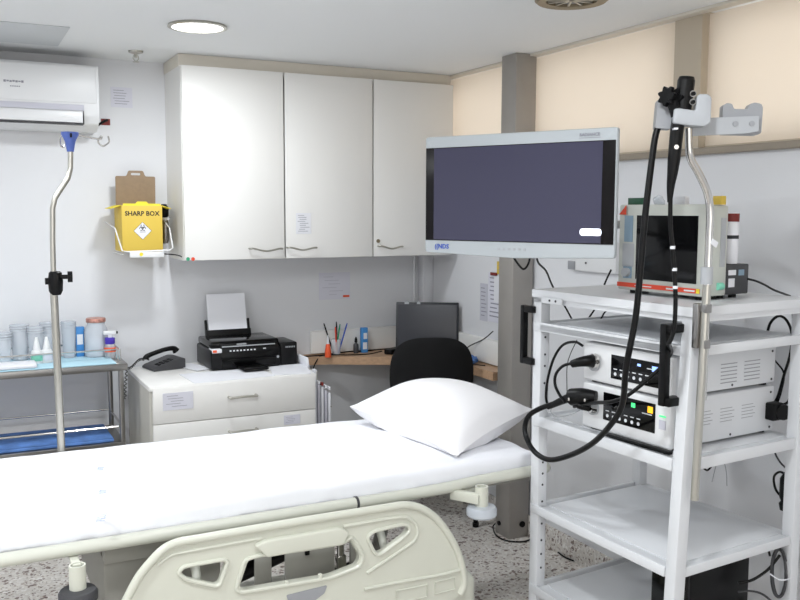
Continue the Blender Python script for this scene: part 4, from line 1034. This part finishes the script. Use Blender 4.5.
bmesh.ops.translate(bm, vec=L2W(DX+.08, lp.y, dz1+.0125), verts=bm.verts)
tag(put('crumpled_bag', bm, 'clear_grey'), 'crumpled clear plastic bag on top of the boxy monitor', 'bag')

# UPS
u = L2W(.17, .13, .338)
r = thing('battery_backup', 'black box power supply on the bottom shelf of the cart', 'power supply', tuple(u), CR)
put('case', B(.014, .30, 0, .145, .001, .20, bev=.005), 'black', r)
put('front_panel', B(0, .016, .0, .145, .001, .20, bev=.004), 'black_gloss', r)
put('top_label', B(.12, .18, .03, .10, .1985, .2012), 'grey', r)
put('power_button', B(-.002, .001, .05, .075, .13, .145, bev=.001), 'dark', r)

# ================================================================ SCOPE HANGER
py_ = -.033
def hp(px, py, y=py_): return ony(px, py, y)
r = thing('scope_hanger', 'steel pole with grey scope holder clamped to the cart post', 'hanger', tuple(L2W(.0, py_, .85)), CR)
put('upper_pole', T([hp(702.5, 400), hp(709, 245), hp(710, 212), hp(707, 192), hp(698, 172), hp(690, 156), hp(688.5, 128)], .0105, n=16, sub=6), 'chrome', r, world=True)
put('lower_pole', T([hp(694.5, 500), hp(698, 440), hp(707, 285)], .0115, n=16, smooth=False), 'satin', r, world=True)
a = hp(706.5, 284); b = hp(707, 267)
put('collar', C(a, b, .0165), 'lgrey', r, world=True)
c = hp(711, 243); put('white_tag', B(-.012, .012, -.001, .001, -.008, .008, mtx=Matrix.Translation(c+Vector((.0, -.012, 0))) @ Matrix.Rotation(.5, 4, 'Y')), 'paper', r, world=True)
bm = nb(); a = loc(hp(692, 305)); b = loc(hp(692, 350))
box(bm, -.012, .038, -.024, -.004, b.z, a.z, bev=.003); box(bm, -.004, .02, -.045, -.02, a.z-.025, a.z, bev=.003)
box(bm, -.004, .02, -.045, -.02, b.z, b.z+.025, bev=.003)
put('clamp_bracket', bm, 'steel', r, world=False) if False else None
bmesh.ops.transform(bm, matrix=MC, verts=bm.verts); put('clamp_bracket', bm, 'steel', r, world=True)
# holder head, facing the viewpoint side
hc = hp(690, 128); hd = (hc-Vector((0, 0, CAMZ))).dot(fw); S = hd/FPX
HX = Vector((cos(YAW+.14), -sin(YAW+.14), 0)); HU = Vector((0, 0, 1))
HF = frame(hc, HX, HU)     # z points toward the viewer
def hpx(px, py): return ((px-690)*S, -(py-128)*S+0)
bm = nb(); prism(bm, rounded([hpx(*p) for p in ((690, 119), (755, 117), (755.5, 132), (742, 134), (690, 136))], .003), -.006, .006, HF)
bar = put('cross_bar', bm, 'lgrey', r, world=True)
bm = nb()
for px in (733, 748.5):
    lathe_c = HF @ Vector((*hpx(px, 124.5), .006)); cyl(bm, lathe_c, lathe_c+HF.to_3x3() @ Vector((0, 0, .003)), .007, n=18)
put('cap_screws', bm, 'grey', bar, world=True)
bm = nb(); prism(bm, rounded([hpx(*p) for p in ((721.5, 120), (721.5, 106), (725, 103.5), (730, 104.5), (732, 109.5), (745, 110), (747.5, 104.5), (752, 103.5), (758, 105), (759.5, 109), (759, 133), (756, 135), (722, 134))], .004), -.05, -.006, HF)
put('scope_yoke', bm, 'grey', r, world=True)
bm = nb(); prism(bm, rounded([hpx(*p) for p in ((671, 111), (676, 110.5), (691, 113), (692, 99), (695, 97), (703, 97.5), (706, 101), (706, 125), (700, 128.5), (683, 127), (670.5, 125))], .005), .0, .055, HF)
es = [e for e in bm.edges if len(e.link_faces) == 2 and e.calc_face_angle(0) > 1]
bmesh.ops.bevel(bm, geom=es, offset=.004, segments=2, profile=.5, affect='EDGES')
put('holder_arm', bm, 'lgrey', r, world=True)
bm = nb(); prism(bm, rounded([hpx(*p) for p in ((656, 128), (657.5, 101), (660, 98), (668, 99), (672, 110), (674, 127), (671, 129))], .004), -.045, .01, HF)
put('holder_back', bm, 'grey', r, world=True)
put('white_clip', B(-.005, .005, -.001, .003, -.014, .014, mtx=HF @ Matrix.Translation((*hpx(672.5, 131), .056)) @ Matrix.Rotation(pi/2, 4, 'X') @ Matrix.Rotation(-pi/2, 4, 'X')), 'paper', r, world=True)

# ================================================================ ENDOSCOPE
r = thing('endoscope', 'black flexible endoscope hanging from the grey holder with a looping cable', 'endoscope', tuple(HF @ Vector((-.03, 0, .03))))
H3 = lambda px, py, z=.03: HF @ Vector((*hpx(px, py), z))
bm = nb(); cyl(bm, H3(680, 118), H3(683, 83), .022, .0225, n=24); cyl(bm, H3(683, 83), H3(683.3, 79.5), .0225, .019, n=24); cyl(bm, H3(676, 117), H3(670, 95), .018, .02, n=20)
hd_ = put('control_body', bm, 'rubber', r, world=True)
bm = nb()
for (px, R_, z_) in ((671, .031, .052), (665, .027, .066)):
    c0 = H3(px, 101 if px > 668 else 99, .03)
    axd = (HF.to_3x3() @ Vector((-.75, .12, .75))).normalized()
    n_ = 7
    cen = c0+axd*(.006 if px > 668 else .016)+HF.to_3x3() @ Vector((.004 if px > 668 else .010, 0, 0))
    x_a = axd.orthogonal().normalized(); y_a = axd.cross(x_a)
    pts_ = []
    for k in range(n_*6):
        a = 2*pi*k/(n_*6); rr_ = R_*(.84+.16*cos(n_*a)); pts_.append((rr_*cos(a), rr_*sin(a)))
    prism(bm, pts_, -.006, .006, frame(cen, x_a, y_a))
cyl(bm, H3(674, 102, .03), H3(666, 99, .06), .009)
put('steering_knobs', bm, 'black', hd_, world=True)
for (px, py) in ((687.5, 97), (687.5, 105)):
    c0 = H3(px, py, .048); bm = nb(); nrm = HF.to_3x3() @ Vector((.25, 0, 1)).normalized()
    cyl(bm, c0, c0+nrm*.008, .0088, n=20); b_ = put('valve_button', bm, 'chrome', hd_, world=True)
    bm = nb(); cyl(bm, c0+nrm*.0095, c0+nrm*.012, .0055, n=16); put('valve_cap', bm, 'black', b_, world=True)
bm = nb(); tube(bm, [H3(679, 112), H3(676, 128), H3(674.5, 148), H3(673, 170), H3(671.5, 186), H3(671, 202)], lambda t: .0185-.004*t if t < .5 else .0165-.020*(t-.5), n=18)
gr = put('grip', bm, 'rubber', r, world=True)
c0 = H3(674.5, 148, .048); bm = nb(); nrm = HF.to_3x3() @ Vector((0, 0, 1)); cyl(bm, c0-nrm*.006, c0+nrm*.003, .006, n=16); put('channel_port', bm, 'chrome', gr, world=True)
zt = .03
tip = [H3(671.5, 198), H3(672.5, 225), H3(675.5, 250), H3(679, 285), H3(680, 310), H3(679, 332), H3(675, 344)]
bm = nb(); tube(bm, tip, .0062, n=10); it_ = put('insertion_tube', bm, 'rubber', r, world=True)
for (px, py) in ((675.3, 247), (677.8, 269), (679.2, 287)):
    p = H3(px, py); put('white_ring', C(p+Vector((0, 0, -.004)), p+Vector((0, 0, .004)), .0068, n=14), 'inkwhite', it_, world=True)
# tube continues past the handle to the socket
sock2 = L2W(PX0-.02, PY1-.055, Z1+.075)
u1 = [H3(674, 344, .03), onx(671, 352, -.018), onx(664, 364, -.018), onx(655, 373, -.03), onx(640, 386, -.06), onx(625, 397, -.08), onx(610, 402, -.09), onx(592, 403, -.06), L2W(-.035, PY1-.02, Z1+.078)]
put('light_guide_tail', T(u1, .006, n=10), 'rubber', r, world=True)
umb = [H3(660, 124, -.005), H3(656, 140, .0), H3(651.5, 180, .01), H3(648, 220, .015), H3(645, 270, .02), H3(641.5, 320, .02), H3(634, 370, .015), onx(622, 405, -.16), onx(608, 428, -.15), onx(590, 445, -.13), onx(568, 456, -.11), onx(548, 459.5, -.10), onx(533, 450, -.09), onx(525, 432, -.08), onx(528, 417, -.07), onx(539, 409, -.06), onx(553, 404, -.05), onx(566, 400, -.045)]
put('umbilical_cable', T(umb, .0088, n=12), 'rubber', r, world=True)
bm = nb(); a = onx(548, 407, -.05); b = onx(566, 399, -.045); tube(bm, [a, b, onx(575, 397, -.045)], lambda t: .009+.010*t, n=14)
bm2 = onx(583, 396, -.04); tube(bm, [onx(572, 397, -.045), bm2, onx(596, 398, -.02)], lambda t: .028-.006*t, n=18); tube(bm, [onx(578, 405, -.05), onx(590, 408, -.03)], .012, n=12)
cn = put('connector', bm, 'black', r, world=True)
bm = nb(); p = onx(590, 410, -.035); cyl(bm, p, p+Vector((.02, 0, -.005)), .009); p = onx(568, 399, -.075); cyl(bm, p, p+Vector((.004, -.004, 0)), .006, n=12); p = onx(584, 400, -.07); cyl(bm, p, p+Vector((.004, -.004, 0)), .006, n=12)
put('metal_pins', bm, 'chrome', cn, world=True)
# camera plug in upper processor
r = thing('camera_plug', 'black round plug with cable in the upper processor', 'plug', tuple(onx(585, 362, 0)))
bm = nb(); tube(bm, [onx(594, 361, .006), onx(588, 361, -.02), onx(580, 362, -.04), onx(572, 364, -.05)], lambda t: .022-.010*t, n=18); put('plug_body', bm, 'black', r, world=True)
put('silver_ring', T([onx(596, 361, .012), onx(592, 361, -.002)], .0235, n=18, smooth=False), 'chrome', r, world=True)
put('cable', T([onx(573, 363, -.05), onx(563, 366, -.055), onx(556, 374, -.05), onx(555, 384, -.05), onx(559, 394, -.055), onx(565, 402, -.06)], .005, n=10), 'rubber', r, world=True)
tag(put('looping_cable', T([onx(583, 346, .0), onx(575, 342, -.01), onx(563, 345, -.01), onx(554, 358, -.01), onx(548, 378, -.01), onx(546, 397, -.01), onx(549, 408, .0)], .0045, n=8), 'rubber'), 'thick black cable arching beside the upper processor front', 'cable')
tag(put('hanging_tag_cord', T([onx(577, 340, -.02), onx(570, 355, -.02), onx(567, 368, -.03), onx(567, 392, -.03)], .0015, n=6), 'rubber'), 'thin black cord hanging in front of the processors', 'cord')
tag(put('thin_tube', T([onx(553, 404, -.01), onx(551, 412, -.01), onx(558, 417, -.012), onx(572, 414, -.012), onx(580, 410, -.0)], .0015, n=6), 'lgrey'), 'thin clear tube curling below the endoscope connector', 'tube')
# black strip standing in for the shade in the gap under the lower processor
bm = nb(); a = loc(onx(604, 428, -.0)); b = loc(onx(670, 448, 0))
box(bm, -.003, .014, b.y-.0, a.y, S3+.0, S3+.010, bev=.002); bmesh.ops.transform(bm, matrix=MC, verts=bm.verts)
tag(put('gap_shade_strip', bm, 'black'), 'black strip as gap shade under the front edge of the lower processor', 'strip')

# ================================================================ MONITOR
dl = 2.93; dr = dl*.868
ml_ = (at(421.5, 137, d=dl)+at(429, 252, d=dl))/2; mr_ = (at(616, 129, d=dr)+at(616, 261.5, d=dr))/2
X_ = mr_-ml_; X_.z = 0; wid = X_.length+.0; mc = (ml_+mr_)/2
rz = atan2(X_.y, X_.x)
tl_ = at(425, 137, d=dl); bl_ = at(429, 252, d=dl); hgt = ((tl_-bl_).length+(at(616, 129, d=dr)-at(616, 261.5, d=dr)).length)/2
r = thing('medical_monitor', 'large flat monitor in pale grey frame showing a dark screen', 'monitor', (mc.x, mc.y, mc.z-hgt/2), rz)
bm = nb(); prism(bm, rounded([(-wid/2, 0.004), (0, -.006), (wid/2, .004), (wid/2, hgt), (-wid/2, hgt)], .01), 0, .022, Matrix(((1, 0, 0, 0), (0, 0, 1, -.0), (0, 1, 0, 0), (0, 0, 0, 1))))
es = [e for e in bm.edges if len(e.link_faces) == 2 and e.calc_face_angle(0) > 1.2]
bmesh.ops.bevel(bm, geom=es, offset=.005, segments=2, profile=.5, affect='EDGES'); put('frame', bm, 'mongrey', r)
sh = put('screen', B(-wid/2+.004, wid/2-.004, -.003, .002, .044, hgt-.036, bev=.001), 'screen_edge', r)
put('display', B(-wid/2+.037, wid/2-.042, -.0045, -.002, .047, hgt-.0385), 'screen', sh)
p0_ = at(582, 229, d=2.55); k_ = wid/191
dx = (582-520.5)*k_; bm = nb(); prism(bm, rrect(dx+.011, dx+.078, .0690, .0895, .009), .004, .0058, Matrix.Rotation(pi/2, 4, 'X')); put('lit_tag', bm, 'pill', sh)
def fm2(x, z): return Matrix.Translation((x, -.0012, z)) @ Matrix.Rotation(pi/2, 4, 'X')
bm = nb(); text(bm, '((NDS', .021, fm2(-wid/2+.067, .024), bold=True); put('brand_lettering', bm, 'logo_blue', r, sm=False)
bm = nb(); text(bm, 'RADIANCE', .013, fm2(wid/2-.085, hgt-.018), bold=True); box(bm, wid/2-.118, wid/2-.052, -.0012, 0, hgt-.0275, hgt-.0262); put('model_lettering', bm, 'ink', r, sm=False)
bm = nb()
for k in range(6): box(bm, -.05+k*.018-.004, -.05+k*.018+.004, -.0012, 0, .018, .026)
put('touch_keys', bm, 'lgrey', r)
put('rear_housing', B(-wid*.42, wid*.42, .022, .085, .05, hgt-.05, bev=.02), 'mongrey', r)
# arm to cart
mxw = MW[r.name]; hub = mxw @ Vector((0.0, .085, hgt*.25)); mast = L2W(D_+.05, W_-.02, 0)
hub2 = mxw @ Vector((0, .15, hgt*.25))
arm = put('support_arm', T([(mast.x, mast.y, hub.z), (mast.x+.02, mast.y-.12, hub.z), hub2], .014, n=12, smooth=False), 'lgrey', r, world=True)
put('mast', C((mast.x, mast.y, 1.385), (mast.x, mast.y, hub.z+.03), .014), 'lgrey', arm, world=True)
put('tilt_mount', T([hub2, hub], .028, n=16, smooth=False), 'grey', arm, world=True)
tag(put('monitor_cable', T([mxw @ Vector((-.05, .06, .02)), at(518, 264, d=2.85), at(524, 269, d=2.85), at(529, 262, d=2.85), mxw @ Vector((.03, .06, .03))], .0035, n=6), 'rubber'), 'short black cable loop hanging under the monitor before the column', 'cable')
tag(put('monitor_cable', T([mxw @ Vector((.04, .07, .03)), at(538, 262, d=2.9), at(546, 271, d=3.0), at(553, 287, d=3.12), at(563, 303, d=3.25), at(575, 325, d=3.3)], .0035, n=6), 'rubber'), 'black cable from the monitor falling behind the cart top at the left', 'cable')
tag(put('monitor_cable', T([at(611, 270, d=3.2), at(605, 283, d=3.25), at(597, 305, d=3.3), at(586, 322, d=3.32)], .0035, n=6), 'rubber'), 'black cable falling behind the cart top left of the boxy monitor', 'cable')
tag(put('shelf_cable', T([at(619, 304, d=3.2), at(612, 308, d=3.2), at(605, 312, d=3.2), at(601, 319, d=3.2)], .003, n=6), 'rubber'), 'short black cable between the top two cart shelves', 'cable')

# ================================================================ CABLES AT THE RIGHT
def wcab(name, pts, rad, lb, m_='rubber', d0=2.9, **k):
    P = [at(a, b, d=(c if c else d0)) for a, b, c in pts]
    return tag(put(name, T(P, rad, n=8, **k), m_), lb, 'cable')
wcab('power_cable', [(748, 279, 2.72), (756, 281, 2.74), (765, 285, 2.77), (774, 290, 2.8), (790, 296, 2.88)], .0035, 'black cable trailing from the charcoal unit over the cart top')
wcab('power_cable', [(767, 333, 0), (771, 322, 0), (779, 316, 0), (787, 321, 0), (792, 335, 0), (790, 355, 0), (784, 375, 0), (778, 396, 0), (773, 405, 0)], .0045, 'black cable arching behind the cart at the right edge')
wcab('power_cable', [(793, 312, 0), (794, 330, 0), (793, 352, 0), (794, 380, 0), (789, 400, 0), (783, 405, 0)], .0045, 'black cable dropping straight behind the right cart post')
wcab('power_cable', [(769, 355, 0), (777, 363, 0), (784, 374, 0), (781, 392, 0), (777, 404, 0)], .003, 'thin black cable from the upper processor back')
bm = nb(); p = at(774, 411, d=2.83); box(bm, -.025, .025, -.02, .02, -.028, .028, bev=.006, mtx=Matrix.Translation(p)); cyl(bm, p+Vector((.01, -.03, 0)), p+Vector((.02, .0, 0)), .025)
tag(put('mains_plug', bm, 'black'), 'black mains plug behind the lower processor', 'plug')
wcab('power_cable', [(703, 468, 0), (708, 470, 0), (714, 462, 0), (718, 452, 0)], .003, 'short black cable below the third shelf beside the steel pole', d0=2.75)
wcab('thin_cable', [(712, 482, 0), (716, 466, 0), (721, 454, 0)], .0014, 'thin grey cable hanging under the third shelf on the left', 'grey', d0=2.9)
wcab('thin_cable', [(727, 486, 0), (726, 470, 0), (722, 454, 0)], .0014, 'thin grey cable hanging under the third shelf on the right', 'grey', d0=2.9)
wcab('power_cable', [(776, 438, 0), (775, 452, 0), (780, 462, 0), (787, 470, 0), (789, 480, 0)], .003, 'grey cable below the third shelf by the right post', 'dark')
wcab('power_cable', [(788, 436, 0), (791, 450, 0), (791, 468, 0), (790, 480, 0)], .004, 'black cable hanging beside the right post above the hanging plug')
wcab('power_cable', [(788, 476, 0), (780, 472, 0), (774, 477, 0), (776, 490, 0), (785, 500, 0)], .004, 'black cable loop hanging at the right post')
bm = nb(); p = at(787, 485, d=2.86); lathe(bm, [(.016, -.055), (.022, -.04), (.022, .02), (.012, .04)], c=p); q2 = at(786, 504, d=2.86); lathe(bm, [(.018, -.02), (.022, 0), (.012, .016)], c=q2)
tag(put('hanging_plug', bm, 'black'), 'black plug bundle hanging against the right cart post', 'plug')
wcab('power_cable', [(738, 583, 0), (752, 580, 0), (765, 572, 0), (773, 564, 0), (780, 555, 0)], .0045, 'black cable from the power supply to the cable bundle', d0=2.84)
wcab('power_cable', [(738, 592, 0), (750, 591, 0), (762, 594, 0), (775, 604, 0)], .0035, 'grey cable leaving the low power supply', 'dark', d0=2.84)
pts_ = []
for k in range(60):
    a = k/60*2*pi*5; pts_.append(at(778+7*cos(a)+k*.03, 573+24*sin(a), d=2.86+.03*sin(a*1.3+k*.05)))
tag(put('cable_bundle', T(pts_, .0042, n=7, sub=4), 'dark'), 'coiled grey cable bundle tied at the bottom right of the cart', 'cable')
tag(put('cable_tie', T([at(770, 574, d=2.80), at(780, 580, d=2.78), at(790, 579, d=2.82)], .0022, n=6), 'paper'), 'white tie around the grey cable bundle', 'cable tie')
wcab('power_cable', [(770, 556, 0), (768, 545, 0), (775, 538, 0), (783, 542, 0), (786, 552, 0)], .004, 'dark cable loop above the tied bundle', d0=2.86)
# floor cable
tag(put('floor_cable', T([at(545, 533, z=.05), at(552, 545, z=.006), at(563, 556, z=.006), at(578, 562, z=.006), at(598, 566, z=.006), at(603, 564, z=.006), at(611, 563, z=.006)], .004, n=6), 'rubber'), 'thin black cable lying on the terrazzo floor behind the cart', 'cable')
tag(put('floor_cable', T([at(497, 522, z=.05), at(493, 527, z=.006), at(497, 536, z=.006), at(509, 541, z=.006), at(526, 541, z=.006), at(540, 534, z=.006)], .004, n=6), 'rubber'), 'thin black cable looping around the foot of the metal column', 'cable')
